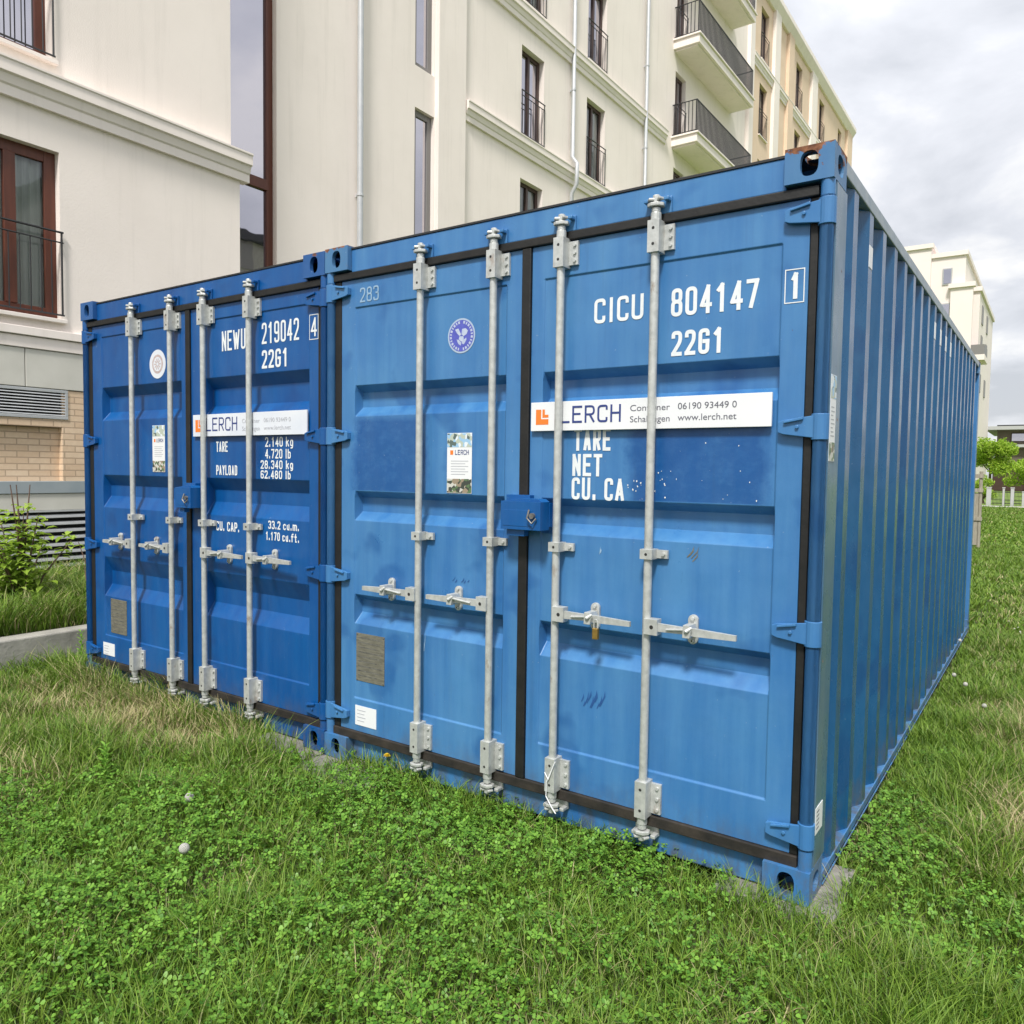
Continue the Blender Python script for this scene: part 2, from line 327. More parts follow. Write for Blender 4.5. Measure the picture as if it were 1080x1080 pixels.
def thing(name, loc, label, cat, group=None, rz=0):
    o = bpy.data.objects.new(name, None); COL.objects.link(o); o.empty_display_size = .2
    o.location = loc; o.rotation_euler = (0, 0, rz)
    tag(o, label, cat, group); return o
def tag(o, label, cat, group=None):
    o['label'] = label; o['category'] = cat
    if group: o['group'] = group
    return o
def kind(o, k): o['kind'] = k; return o

# ------------------------------------------------------------------ stroke lettering (container stencil gothic)
GL = {'0': [('rc', [(0, 0), (1, 0), (1, 1), (0, 1)])], '1': [('s', [(.15, .80), (.6, 1), (.6, 0)])],
 '2': [('r', [(0, .74), (0, 1), (1, 1), (1, .58), (0, .02)]), ('s', [(0, 0), (1, 0)])],
 '3': [('r', [(0, .78), (0, 1), (1, 1), (1, .53), (.4, .53)]), ('r', [(.4, .53), (1, .53), (1, 0), (0, 0), (0, .22)])],
 '4': [('s', [(.74, 0), (.74, 1), (0, .27), (1, .27)])],
 '6': [('rc', [(0, 0), (1, 0), (1, .56), (0, .56)]), ('r', [(0, .3), (0, 1), (1, 1), (1, .8)])],
 '7': [('s', [(0, 1), (1, 1), (.35, 0)])],
 '8': [('rc', [(.04, .53), (.96, .53), (.96, 1), (.04, 1)]), ('rc', [(0, 0), (1, 0), (1, .53), (0, .53)])],
 '9': [('rc', [(0, .44), (1, .44), (1, 1), (0, 1)]), ('r', [(1, .7), (1, 0), (0, 0), (0, .2)])],
 'C': [('r', [(1, .74), (1, 1), (0, 1), (0, 0), (1, 0), (1, .26)])],
 'G': [('r', [(1, .74), (1, 1), (0, 1), (0, 0), (1, 0), (1, .5)]), ('s', [(1, .5), (.55, .5)])],
 'I': [('s', [(.5, 0), (.5, 1)])], 'U': [('r', [(0, 1), (0, 0), (1, 0), (1, 1)])],
 'N': [('s', [(0, 0), (0, 1)]), ('s', [(0, 1), (1, 0)]), ('s', [(1, 0), (1, 1)])],
 'E': [('s', [(1, 0), (0, 0), (0, 1), (1, 1)]), ('s', [(0, .52), (.8, .52)])],
 'W': [('s', [(0, 1), (.27, 0)]), ('s', [(.27, 0), (.5, .85)]), ('s', [(.5, .85), (.73, 0)]), ('s', [(.73, 0), (1, 1)])],
 'T': [('s', [(0, 1), (1, 1)]), ('s', [(.5, 1), (.5, 0)])],
 'A': [('s', [(0, 0), (.5, 1)]), ('s', [(.5, 1), (1, 0)]), ('s', [(.18, .28), (.82, .28)])],
 'R': [('r', [(0, .47), (1, .47), (1, 1), (0, 1)]), ('s', [(0, 0), (0, 1)]), ('s', [(.5, .47), (1, 0)])],
 'P': [('r', [(0, .45), (1, .45), (1, 1), (0, 1)]), ('s', [(0, 0), (0, 1)])],
 'Y': [('s', [(0, 1), (.5, .48), (1, 1)]), ('s', [(.5, .48), (.5, 0)])], 'L': [('s', [(0, 1), (0, 0), (1, 0)])],
 'O': [('rc', [(0, 0), (1, 0), (1, 1), (0, 1)])], 'D': [('r', [(0, 0), (1, 0), (1, 1), (0, 1)]), ('s', [(0, 0), (0, 1)])],
 'H': [('s', [(0, 0), (0, 1)]), ('s', [(1, 0), (1, 1)]), ('s', [(0, .52), (1, .52)])], '.': [('s', [(.3, 0), (.3, .13)])],
 'k': [('s', [(0, 0), (0, 1)]), ('s', [(.85, .66), (0, .25)]), ('s', [(.35, .42), (.9, 0)])],
 'g': [('rc', [(0, .05), (.85, .05), (.85, .68), (0, .68)]), ('r', [(.85, .68), (.85, -.22), (0, -.22)])],
 'l': [('s', [(.4, 0), (.4, 1)])], 'b': [('s', [(0, 0), (0, 1)]), ('rc', [(0, 0), (.85, 0), (.85, .68), (0, .68)])],
 'c': [('r', [(.85, .5), (.85, .68), (0, .68), (0, 0), (.85, 0), (.85, .18)])], 'u': [('r', [(0, .68), (0, 0), (.85, 0)]), ('s', [(.85, 0), (.85, .68)])],
 'm': [('s', [(0, 0), (0, .68)]), ('r', [(0, .68), (.5, .68), (.5, 0)]), ('r', [(.5, .68), (1, .68), (1, 0)])],
 'f': [('r', [(.9, 1), (.3, 1), (.3, 0)]), ('s', [(0, .66), (.8, .66)])], 't': [('s', [(.4, 1), (.4, 0), (.8, 0)]), ('s', [(0, .66), (.8, .66)])], ' ': []}
def strokes(mb, text, x, z, h, cw, gap, sw, y, axis='x', rr=.32):
    """text with its lower left corner at x,z, lying in the plane y, facing -y"""
    n = 0
    for ch in text:
        W = cw*(1.45 if ch in 'Wm' else .45 if ch in '.l ' else .5 if ch in 'I' else 1.0)
        segs = []
        for kd, pts in GL[ch]:
            if kd == 's': segs += [('b', [pts[i], pts[i+1]], i > 0, i < len(pts)-2) for i in range(len(pts)-1)]
            else: segs.append((kd, pts, 0, 0))
        for kd, pts, e0, e1 in segs:
            P = [Vector((x+p[0]*(W-sw)+sw/2, z+sw/2+p[1]*(h-sw))) for p in pts]
            closed = kd == 'rc'
            if kd == 'b':
                dd = (P[1]-P[0]).normalized(); ax = abs(dd.x*dd.y) < 1e-6
                P[0] = P[0]-dd*sw*(.42 if e0 else .5 if ax else .35); P[1] = P[1]+dd*sw*(.42 if e1 else .5 if ax else .35)
            if kd == 'r':
                if pts[0][1] in (0, 1): P[0] = P[0]+(P[0]-P[1]).normalized()*sw*.5
                if pts[-1][1] in (0, 1): P[-1] = P[-1]+(P[-1]-P[-2]).normalized()*sw*.5
            if kd[0] == 'r':
                Q = []; L = len(P)
                for i, p in enumerate(P):
                    if not closed and i in (0, L-1): Q.append(p); continue
                    a, b_ = P[i-1], P[(i+1) % L]; da, db = (a-p), (b_-p)
                    r = min(rr*cw, da.length*.48, db.length*.48); p0 = p+da.normalized()*r; p1 = p+db.normalized()*r
                    for k in range(6):
                        s_ = k/5; Q.append(p0*(1-s_)**2+p*2*s_*(1-s_)+p1*s_*s_)
                P = Q
            L = len(P); left = []; right = []
            for i in range(L):
                a = P[i-1] if (closed or i > 0) else None; b_ = P[(i+1) % L] if (closed or i < L-1) else None
                d1 = (P[i]-a).normalized() if a is not None and (P[i]-a).length > 1e-7 else None
                d2 = (b_-P[i]).normalized() if b_ is not None and (b_-P[i]).length > 1e-7 else None
                d1 = d1 or d2; d2 = d2 or d1
                n1 = Vector((-d1.y, d1.x)); n2 = Vector((-d2.y, d2.x)); nn = n1+n2
                nn = nn.normalized() if nn.length > 1e-4 else n1
                k = 1/max(nn.dot(n1), .45)
                left.append(P[i]+nn*sw/2*k); right.append(P[i]-nn*sw/2*k)
            n += 1; yy = y-.00015*(n % 6)
            V3 = [(p.x, yy, p.y) for p in left]+[(p.x, yy, p.y) for p in right]
            rg = range(L if closed else L-1)
            mb.add(V3, [(i, (i+1) % L, L+(i+1) % L, L+i) for i in rg])
        x += W+gap
    return x
def fit_text(mb, text, x0, x1, z0, z1, sw, y):
    units = sum(1.45 if c in 'Wm' else .45 if c in '.l ' else .5 if c in 'I' else 1.0 for c in text)
    g = .26; cw = (x1-x0)/(units+g*(len(text)-1)); strokes(mb, text, x0, z0, z1-z0, cw, cw*g, sw, y)
def font_text(name, text, x, z, size, y, mat, parent, width=None):
    cu = bpy.data.curves.new(name, 'FONT'); cu.body = text; cu.size = size; cu.extrude = .0003
    ob = bpy.data.objects.new(name, cu); COL.objects.link(ob)
    me = bpy.data.meshes.new_from_object(ob); bpy.data.objects.remove(ob); bpy.data.curves.remove(cu)
    xs = [v_.co.x for v_ in me.vertices]; k = (width/(max(xs)-min(xs))) if width else 1; x_min = min(xs)
    for v_ in me.vertices: v_.co = (x+(v_.co.x-x_min)*k, y-v_.co.z, z+v_.co.y)
    me.materials.clear(); me.materials.append(mat)
    o = bpy.data.objects.new(name, me); COL.objects.link(o); o.parent = parent; return o

# ------------------------------------------------------------------ ground
G0 = -.05
def ground():
    mb = MB(); S = 400
    mb.quad((-S, -60, G0), (S, -60, G0), (S, S, G0), (-S, S, G0))
    kind(mb.build('ground', M['soil'], fixn=False), 'structure')
    # raised bed between the retaining wall and the building
    mb = MB(); mb.quad((-9.45, -6, .23), (-5.62, -6, .23), (-5.52, 6, .23), (-9.45, 6, .23))
    kind(mb.build('raised_bed', M['soil'], fixn=False), 'structure')
    mb = MB(); mb.quad((-9, 44.3, G0+.006), (40, 44.3, G0+.006), (40, 46.6, G0+.006), (-9, 46.6, G0+.006))
    kind(mb.build('path', M['path'], fixn=False), 'structure')
ground()
def retaining():
    mb = MB(); n = 12
    poly = [(-5.60, -6), (-5.45, -6), (-5.40, 3), (-5.40, 6), (-5.55, 6)]
    mb.prism(poly, 2, -.2, .24)
    tag(mb.build('retaining_wall', M['concrete'], bevel=.012), 'low grey concrete retaining wall holding the raised bed left of the containers', 'wall')
retaining()
# slabs under the corners
def slab(x0, x1, y0, y1, lab, rz=0):
    mb = MB(); cx, cy = (x0+x1)/2, (y0+y1)/2; hx, hy = (x1-x0)/2, (y1-y0)/2
    mb.box(-hx, hx, -hy, hy, -.05, -.003)
    o = mb.build('paving_slab', M['slab'], bevel=.006); o.location = (cx, cy, 0); o.rotation_euler = (0, 0, rz)
    tag(o, lab, 'slab', 'concrete slabs under the container corners')
slab(-2.96, -2.47, -.12, .37, 'pale concrete slab under the right front corner of the deep blue container', R(3))
slab(-2.452, -1.98, -.20, .28, 'concrete slab under the left front corner of the light blue container', R(-2))
slab(-.33, .085, -.045, .38, 'concrete slab under the nearest corner of the light blue container', R(2))

# ------------------------------------------------------------------ containers
W_, H_, L_ = 2.438, 2.591, 6.058
CX, CY = .638, -2.7513
def casting(mb, x0, y0, z0, sx, sy, front, side):
    """hollow corner block; oval hole on the face towards `front` (y sign) and on the side (x sign); cm 0 paint, 1 inside"""
    x1, y1, z1 = x0+sx, y0+sy, z0+.118
    def face(o, ux, uz, nrm, a, b_, ra, rb, hole=True):
        o, ux, uz, nrm = map(Vector, (o, ux, uz, nrm))
        if not hole: mb.quad(o, o+ux*a, o+ux*a+uz*b_, o+uz*b_); return
        n = 32; ins = []; outs = []; c = o+ux*a/2+uz*b_/2
        angs = [2*math.pi*i/n for i in range(n)]
        ca = [math.atan2(sy_*b_/2, sx_*a/2) % (2*math.pi) for sx_, sy_ in ((1, 1), (-1, 1), (-1, -1), (1, -1))]
        for q in ca:
            i = min(range(n), key=lambda j: abs((angs[j]-q+math.pi) % (2*math.pi)-math.pi)); angs[i] = q
        for th in angs:
            ct, st = math.cos(th), math.sin(th)
            k = min((a/2)/abs(ct) if abs(ct) > 1e-6 else 9, (b_/2)/abs(st) if abs(st) > 1e-6 else 9)
            outs.append(c+ux*ct*k+uz*st*k)
            e_ = (abs(ct/ra)**2.6+abs(st/rb)**2.6)**(-1/2.6); ins.append(c+ux*ct*e_+uz*st*e_)
        mb.add(outs+ins+[p-nrm*.022 for p in ins],
               [(i, (i+1) % n, n+(i+1) % n, n+i) for i in range(n)]+[(n+i, n+(i+1) % n, 2*n+(i+1) % n, 2*n+i) for i in range(n)])
    X, Y, Z = (1, 0, 0), (0, 1, 0), (0, 0, 1)
    face((x0, y0, z0), X, Z, (0, -1, 0), sx, .118, .030, .042, front < 0)
    face((x0, y1, z0), X, Z, (0, 1, 0), sx, .118, .030, .042, front > 0)
    face((x0, y0, z0), Y, Z, (-1, 0, 0), sy, .118, .042, .034, side < 0)
    face((x1, y0, z0), Y, Z, (1, 0, 0), sy, .118, .042, .034, side > 0)
    face((x0, y0, z1), X, Y, (0, 0, 1), sx, sy, .032, .055, z0 > 1)
    face((x0, y0, z0), X, Y, (0, 0, -1), sx, sy, .032, .055, z0 < 1)

def container(name, loc, label, P, rz=0):
    root = thing(name, loc, label, 'shipping container', None, rz)
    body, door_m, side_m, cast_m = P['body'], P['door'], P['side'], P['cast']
    g3, ztop = P['grooves'], P['ztop']
    def pr(x, y=-.005):                     # measured on the door plane -> where it really is, a little proud of it
        wx = x+loc[0]; k = (y+loc[1]-CY)/(.03+loc[1]-CY); return CX+(wx-CX)*k-loc[0]
    # --- frame
    mb = MB(); mb.box(-W_+.162, -.162, .028, .10, 2.463, 2.574); mb.box(-W_+.05, -.05, .062, .10, 2.40, 2.462)
    mb.build('header_beam', body, root, .004)
    mb = MB(); mb.box(-W_+.162, -.162, .052, .20, .004, .112); mb.box(-W_+.05, -.05, .065, .16, .1125, .152)
    for k in (.42, .58):
        pass
    mb.build('door_sill', body, root, .004)
    for x0, x1, sgn in ((-.05, 0, 1), (-W_, -W_+.05, -1)):
        mb = MB(); mb.box(x0, x1, .052, .075, .118, 2.473)
        xo = 0 if sgn > 0 else -W_
        # outer shell: the flat side face of the post with a rounded front lip
        a, b_ = (-.006, -.0005) if sgn > 0 else (-W_+.0005, -W_+.006)
        mb.box(a, b_, .048, .205, .118, 2.473)
        mb.build('corner_post', P['post'], root, .002)
        mb = MB(); px = -.023 if sgn > 0 else -W_+.023
        cuts = [.118]+[q for h_ in P['hz'] for q in (h_-.052, h_+.052)]+[2.473]
        for i in range(0, len(cuts), 2):
            mb.cyl((px, .026, cuts[i]), (px, .026, cuts[i+1]), .0235, 18)
        mb.build('hinge_post', body, root, smooth=True)
        mb = MB(); mb.box(x0, x1, L_-.12, L_-.002, .118, 2.473); mb.build('corner_post', body, root, .003)
    for (cx_, s_) in ((-.162, 1), (-W_, -1)):
        for (cy_, f_) in ((0, -1), (L_-.178, 1)):
            for cz in (0, H_-.118):
                mb = MB(); casting(mb, cx_, cy_, cz, .162, .178, f_, s_)
                mb.build('corner_casting', cast_m if cz > 1 else P['cast_low'], root, fixn=False)
    # --- rails
    for x0, x1, sg in ((-.055, 0, 1), (-W_, -W_+.055, -1)):
        mb = MB(); mb.box(x0, x1, .1785, L_-.1785, 2.530, 2.583); mb.build('top_rail', P['rail'], root, .004)
        mb = MB(); mb.box(x0, x1-(0 if sg > 0 else .0), .1785, L_-.1785, .012, .047)
        ex = .006
        mb.box((x0 if sg < 0 else x1)-(ex if sg < 0 else -.0), (x0 if sg < 0 else x1)+(ex if sg > 0 else 0), .1785, L_-.1785, .004, .0115)
        mb.build('bottom_rail', P['brail'], root, .003)
    # --- corrugated side walls
    prof = []; y = .205; prof.append((y, 0.0)); y = .262
    prof = [(.195, .040), (.262, .040)]
    ys = [.262]; pitch = (L_-.205-.262-.10)/19.0
    y = .262
    for i in range(19):
        prof += [(y+.068*pitch/.278, .004), (y+.14*pitch/.278, .004), (y+.208*pitch/.278, .040), (y+pitch, .040)]; y += pitch
    prof.append((L_-.11, .040))
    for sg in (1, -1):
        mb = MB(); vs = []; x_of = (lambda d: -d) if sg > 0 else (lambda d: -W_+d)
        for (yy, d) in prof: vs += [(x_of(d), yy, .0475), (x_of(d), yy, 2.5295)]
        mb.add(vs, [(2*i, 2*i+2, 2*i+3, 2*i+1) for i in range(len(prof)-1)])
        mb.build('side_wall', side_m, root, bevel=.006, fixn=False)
    # rear wall, floor, roof
    mb = MB(); prx = []; x = -W_+.05
    nx = 8; px_ = (W_-.1)/nx
    for i in range(nx): prx += [(x, L_-.02), (x+px_*.28, L_-.02), (x+px_*.5, L_-.06), (x+px_*.78, L_-.06)]; x += px_
    prx.append((-.05, L_-.02)); vs = []
    for (xx, yy) in prx: vs += [(xx, yy, .118), (xx, yy, 2.50)]
    mb.add(vs, [(2*i, 2*i+2, 2*i+3, 2*i+1) for i in range(len(prx)-1)]); mb.build('rear_wall', body, root, fixn=False)
    mb = MB(); mb.box(-W_+.1625, -.1625, L_-.10, L_-.003, .002, .1175); mb.build('rear_sill', body, root)
    mb = MB(); mb.box(-W_+.1625, -.1625, L_-.10, L_-.003, 2.501, 2.588); mb.build('rear_header', body, root)
    mb = MB(); vs = []; prf = []; yy = .101
    while yy < L_-.2: prf += [(yy, 2.579), (yy+.06, 2.579), (yy+.09, 2.566), (yy+.15, 2.566)]; yy += .18
    prf.append((L_-.101, 2.579))
    for (yy, z_) in prf: vs += [(-W_+.056, yy, z_), (-.056, yy, z_)]
    mb.add(vs, [(2*i, 2*i+1, 2*i+3, 2*i+2) for i in range(len(prf)-1)])
    mb.box(-W_+.163, -.163, .024, .103, 2.5745, 2.583)
    mb.build('roof', P['roof'], root, fixn=False)
    mb = MB(); mb.box(-W_+.057, -.057, .21, L_-.21, .06, .13); mb.build('floor', M['wood'], root)
    # --- doors
    zb, zt = .160, 2.424
    def door(xa, xb, pa, pb):
        zs = [(zb, .030), (.325, .030), (.331, .036)]
        for (z1, z2, z3, z4) in reversed(g3): zs += [(z4, .036), (z3, .086), (z2, .086), (z1, .036)]
        zs += [(ztop, .036), (ztop+.005, .030), (zt, .030)]
        mb = MB()
        for i in range(len(zs)-1):
            (za, ya), (zc, yc) = zs[i], zs[i+1]
            mb.quad((pa, ya, za), (pb, ya, za), (pb, yc, zc), (pa, yc, zc))
            mb.quad((xa, .03, za), (pa-.006, .03, za), (pa-.006, .03, zc), (xa, .03, zc))
            mb.quad((pb+.006, .03, za), (xb, .03, za), (xb, .03, zc), (pb+.006, .03, zc))
            mb.quad((pa-.006, .03, za), (pa, ya, za), (pa, yc, zc), (pa-.006, .03, zc))
            mb.quad((pb+.006, .03, zc), (pb, yc, zc), (pb, ya, za), (pb+.006, .03, za))
        mb.quad((xa, .03, zb), (xa, .085, zb), (xb, .085, zb), (xb, .03, zb)); mb.quad((xa, .03, zt), (xa, .085, zt), (xb, .085, zt), (xb, .03, zt))
        mb.quad((xa, .03, zb), (xa, .085, zb), (xa, .085, zt), (xa, .03, zt)); mb.quad((xb, .03, zb), (xb, .085, zb), (xb, .085, zt), (xb, .03, zt))
        mb.quad((xa, .085, zb), (xb, .085, zb), (xb, .085, zt), (xa, .085, zt))
        bm = MB(); bm.v, bm.f, bm.m = mb.v, mb.f, mb.m
        o = bm.build('door', door_m, root, fixn=False)
        b2 = bmesh.new(); b2.from_mesh(o.data); bmesh.ops.remove_doubles(b2, verts=b2.verts, dist=1e-5)
        bmesh.ops.recalc_face_normals(b2, faces=b2.faces); b2.to_mesh(o.data); b2.free()
        bv = o.modifiers.new('bevel', 'BEVEL'); bv.width = .0035; bv.segments = 2; bv.limit_method = 'ANGLE'; bv.angle_limit = R(25)
        return o
    cg0, cg1 = P['cg']
    dl = door(-2.345, cg0-.002, P['pl'][0], P['pl'][1]); dr = door(cg1+.002, -.079, P['prr'][0], P['prr'][1])
    # --- rubber seals
    mb = MB(); mb.box(-2.392, -.05, .014, .061, 2.426, 2.461); mb.box(-2.392, -2.347, .026, .064, .1585, 2.425)
    mb.box(-.077, -.05, .026, .064, .1585, 2.425); mb.box(cg0, cg1, .018, .064, .1585, 2.425)
    mb.build('door_seal', M['rubber'], root, .004)
    mb = MB(); mb.box(-2.392, -.05, .018, .064, .114, .158); mb.build('bottom_seal', M['rubber_b'], root, .004)
    # --- hinges
    for hz in P['hz']:
        for sg in (1, -1):
            px = -.023 if sg > 0 else -W_+.023
            mb = MB(); x1 = px; x2 = px-sg*.135; h = .040
            a = [(x1, hz-h), (x2+sg*.018, hz-h*.62), (x2, hz-h*.45), (x2, hz+h*.45), (x2+sg*.018, hz+h*.62), (x1, hz+h)]
            mb.prism(a, 1, .004, .0145)
            mb.prism([(x1-sg*.05, hz+h*.86), (x2+sg*.02, hz+h*.5), (x2+sg*.02, hz+h*.3), (x1-sg*.05, hz+h*.6)], 1, -.006, .005)
            mb.box(min(x2, x2+sg*.04), max(x2, x2+sg*.04), .0145, .0298, hz-h*.42, hz+h*.42)
            mb.cyl((px, .026, hz-.044), (px, .026, hz+.044), .029, 18)
            mb.cyl((px-sg*.07, .001, hz), (px-sg*.07, -.004, hz), .007, 8)
            mb.build('hinge', P['hinge'], root, .002)
    # --- locking bars
    for (bx, hs, kx, hx) in P['bars']:
        x = pr(bx); yb = -.008
        mb = MB(); mb.cyl((x, yb, .13), (x, yb, 2.44), .0162, 18); bar = mb.build('locking_bar', M['galv'], root, smooth=True)
        for z0, z1 in ((2.312, 2.430), (.158, .300)):
            mb = MB(); mb.box(x-.0235, x+.0235, -.032, .0295, z0, z1); mb.box(x+.0235, x+.064, .016, .0295, z0+.012, z1-.012)
            mb.cm = 1
            for q in (z0+.03, z1-.03):
                mb.cyl((x, -.032, q), (x, -.0328, q), .006, 8)
            mb.cm = 0
            for q in (z0+.028, (z0+z1)/2, z1-.028): mb.cyl((x+.05, .016, q), (x+.05, .009, q), .007, 8)
            mb.build('bar_guide', [M['galv'], M['hole']], bar, .006)
        z = 1.182 if P['mz'] is None else P['mz']
        mb = MB(); mb.box(x-.025, x+.025, -.031, .0295, z-.019, z+.019); mb.box(x+.025, x+.068, .016, .0295, z-.016, z+.016)
        mb.cyl((x+.052, .016, z), (x+.052, .008, z), .007, 8); mb.cm = 1; mb.cyl((x, -.031, z), (x, -.0318, z), .006, 8)
        mb.build('bar_clamp', [M['galv'], M['hole']], bar, .004)
        for top in (1, 0):
            z0 = 2.43 if top else .158; s_ = 1 if top else -1
            mb = MB(); mb.cyl((x, yb, z0), (x, yb, z0+s_*.03), .020, 14); mb.cyl((x, yb, z0+s_*.03), (x, yb, z0+s_*.048), .017, 12)
            zc = z0+s_*.058
            mb.prism([(x-.030, -.024), (x-.012, -.034), (x+.016, -.030), (x+.032, -.012), (x+.026, .012), (x-.022, .012)], 2, zc-.008, zc+.006)
            mb.prism([(x-.034, -.014), (x-.020, -.032), (x+.004, -.018), (x+.022, -.033), (x+.034, -.008), (x-.026, .014)], 2, zc+s_*.014-.0, zc+s_*.024)
            mb.cyl((x, yb, zc), (x, yb, zc+s_*.036), .014, 10)
            mb.build('cam', M['galv'], bar, .003)
            mb = MB(); yk = .0275 if top else .0515
            mb.box(x-.050, x+.050, yk-.012, yk, zc-.028, zc+.034 if top else zc+.03); mb.box(x-.050, x-.030, yk-.05 if not top else -.014, yk-.012, zc+s_*.012, zc+s_*.026)
            mb.box(x+.030, x+.050, yk-.05 if not top else -.014, yk-.012, zc+s_*.012, zc+s_*.026)
            mb.build('cam_keeper', M['galv'] if not top else body, root, .003)
        # handle: hub on the bar, long tapering lever, its end rests in the catch
        z = P['hzz']; x2 = pr(hx, -.03); sg = 1 if x2 > x else -1
        mb = MB(); mb.box(min(x, x+sg*.055), max(x, x+sg*.055), -.036, .004, z-.030, z+.030)
        mb.cm = 1; mb.cyl((x+sg*.032, -.036, z), (x+sg*.032, -.037, z), .008, 8); mb.cm = 0
        xm = x+sg*.16; A = [(x+sg*.05, .016), (xm, .013), (x+sg*.2, .015), (x2, .010)]
        yA = [-.020, -.018, -.024, -.030]; vs = []
        for (xx, hh), yy in zip(A, yA): vs += [(xx, yy-.008, z-hh), (xx, yy+.006, z-hh), (xx, yy+.006, z+hh), (xx, yy-.008, z+hh)]
        mb.add(vs, [(4*i+j, 4*i+(j+1) % 4, 4*i+4+(j+1) % 4, 4*i+4+j) for i in range(3) for j in range(4)]+[(3, 2, 1, 0), (12, 13, 14, 15)])
        mb.tube([(x+sg*.09, -.031, z-.003), (x+sg*.19, -.040, z+.010)], [.005, .006], 8)
        mb.build('handle', [M['galv'], M['hole']], bar, .003)
        xk = pr(kx, 0)
        mb = MB(); n = 20; poly = [(xk+.020*math.cos(2*math.pi*i/n), z+(.034 if math.sin(2*math.pi*i/n) > 0 else -.034)+.022*math.sin(2*math.pi*i/n)) for i in range(n)]
        mb.prism(poly, 1, .022, .0355); mb.prism([(xk-.014, z-.022), (xk+.014, z-.022), (xk+.018, z+.004), (xk+.012, z+.026), (xk-.012, z+.026)], 1, -.046, .022)
        mb.cyl((xk, .022, z+.042), (xk, .012, z+.042), .008, 8); mb.cyl((xk, .022, z-.042), (xk, .012, z-.042), .008, 8)
        mb.tube([(xk-.012, -.030, z-.014), (xk+.004, -.052, z+.006), (xk+.02, -.040, z+.018)], [.006, .008, .006], 8)
        mb.cm = 1; mb.cyl((xk, .0215, z-.042), (xk, .011, z-.042), .004, 8)
        mb.build('handle_catch', [M['galv'], M['hole']], root, .003)
    # --- lock box across the middle seal
    lx0, lx1, lz0, lz1 = P['lock']; lx0, lx1 = pr(lx0, -.07), pr(lx1, -.07)
    mb = MB(); mb.box(lx0, lx1, -.072, -.004, lz0, lz1); mb.box(lx0+.01, lx1-.04, -.0735, -.072, lz0+.015, lz1-.035)
    mb.box(lx0-.02, lx0+.10, -.004, .0295, lz0+.01, lz1+.025); mb.box(lx0+.11, lx1+.002, -.0035, .0295, lz0+.012, lz1-.005)
    mb.box(lx0+.02, lx1-.09, -.055, -.02, lz0-.028, lz0); mb.prism([(lx0, lz1), (lx1, lz1), (lx1-.02, lz1+.012), (lx0+.09, lz1+.012)], 1, -.06, .0)
    lb = mb.build('lock_box', P['lockm'], root, .006)
    mb = MB(); mb.cyl((lx1-.035, -.072, lz0+.06), (lx1-.035, -.086, lz0+.06), .012, 12); mb.tube([(lx1-.05, -.08, lz0+.085), (lx1-.052, -.092, lz0+.05), (lx1-.03, -.09, lz0+.03), (lx1-.015, -.08, lz0+.05)], .004, 6)
    mb.build('lock_cylinder', M['galv_d'], lb)
    return root, dl, dr, pr

def disc(mb, x, z, r, y, n=40, sx=1.0):
    mb.add([(x+r*sx*math.cos(2*math.pi*i/n), y, z+r*math.sin(2*math.pi*i/n)) for i in range(n)], [tuple(range(n))])
def company_sign(root, x0, x1, z0, z1, board, tx, soft):
    mb = MB(); mb.box(x0, x1, .0125, .0225, z0, z1); s = mb.build('company_sign', board, root, .0012)
    h = z1-z0; y = .0119
    o = x0+.025; mb = MB()      # angular logo mark in two interlocking pieces
    mb.add([(o, y, z0+.026), (o+.062, y, z0+.026), (o+.062, y, z0+.049), (o+.026, y, z0+.049), (o+.026, y, z1-.030), (o, y, z1-.030)], [(0, 1, 2, 3), (0, 3, 4, 5)])
    mb.add([(o+.032, y, z0+.055), (o+.062, y, z0+.055), (o+.062, y, z0+.067), (o+.044, y, z0+.067), (o+.044, y, z1-.030), (o+.032, y, z1-.030)], [(0, 1, 2, 3), (0, 3, 4, 5)])
    mb.build('logo_mark', M['orange'], s, fixn=False)
    mb = MB(); fit_text(mb, 'LERCH', tx[0], tx[1], z0+.030, z1-.020, .0085, y); mb.build('lettering', M['ink_blue'], s, fixn=False)
    mi = M['ink_lt'] if soft else M['ink_grey']
    for (txt, a, b_, zz_) in (('Container', tx[2], tx[3], z0+.070), ('Schalungen', tx[2], tx[3], z0+.027), ('06190 93449 0', tx[4], tx[5], z0+.071), ('www.lerch.net', tx[4], tx[5], z0+.029)):
        font_text('lettering', txt, a, zz_, .034, y, mi, s, b_-a)
    return s
def poster(root, x0, x1, z0, z1, y=.035, strong=True):
    mb = MB(); mb.box(x0, x1, y-.0012, y, z0, z1); p = mb.build('poster', M['sign_w'], root)
    h = z1-z0; w_ = x1-x0
    mb = MB(); mb.box(x0+.001, x1-.001, y-.0018, y-.0012, z1-h*.235, z1-.002); mb.build('picture', M['pic_a'], p)
    mb = MB(); mb.box(x0+.001, x1-.001, y-.0018, y-.0012, z0+.002, z0+h*.24); mb.build('picture', M['pic_b'], p)
    zz_ = z1-h*.36
    mb = MB(); mb.box(x0+w_*.13, x0+w_*.25, y-.0018, y-.0012, zz_, zz_+.02); mb.build('logo_mark', M['orange'], p)
    mb = MB(); fit_text(mb, 'LERCH', x0+w_*.33, x1-w_*.12, zz_, zz_+.022, .0028, y-.002); mb.build('lettering', M['ink_blue'], p, fixn=False)
    mb = MB()
    for k in range(6): mb.box(x0+w_*.16, x1-w_*(.14+.12*(k % 2)), y-.0017, y-.0012, zz_-.03-.012*k, zz_-.027-.012*k)
    mb.build('text_lines', M['ink_lt'], p)
    return p

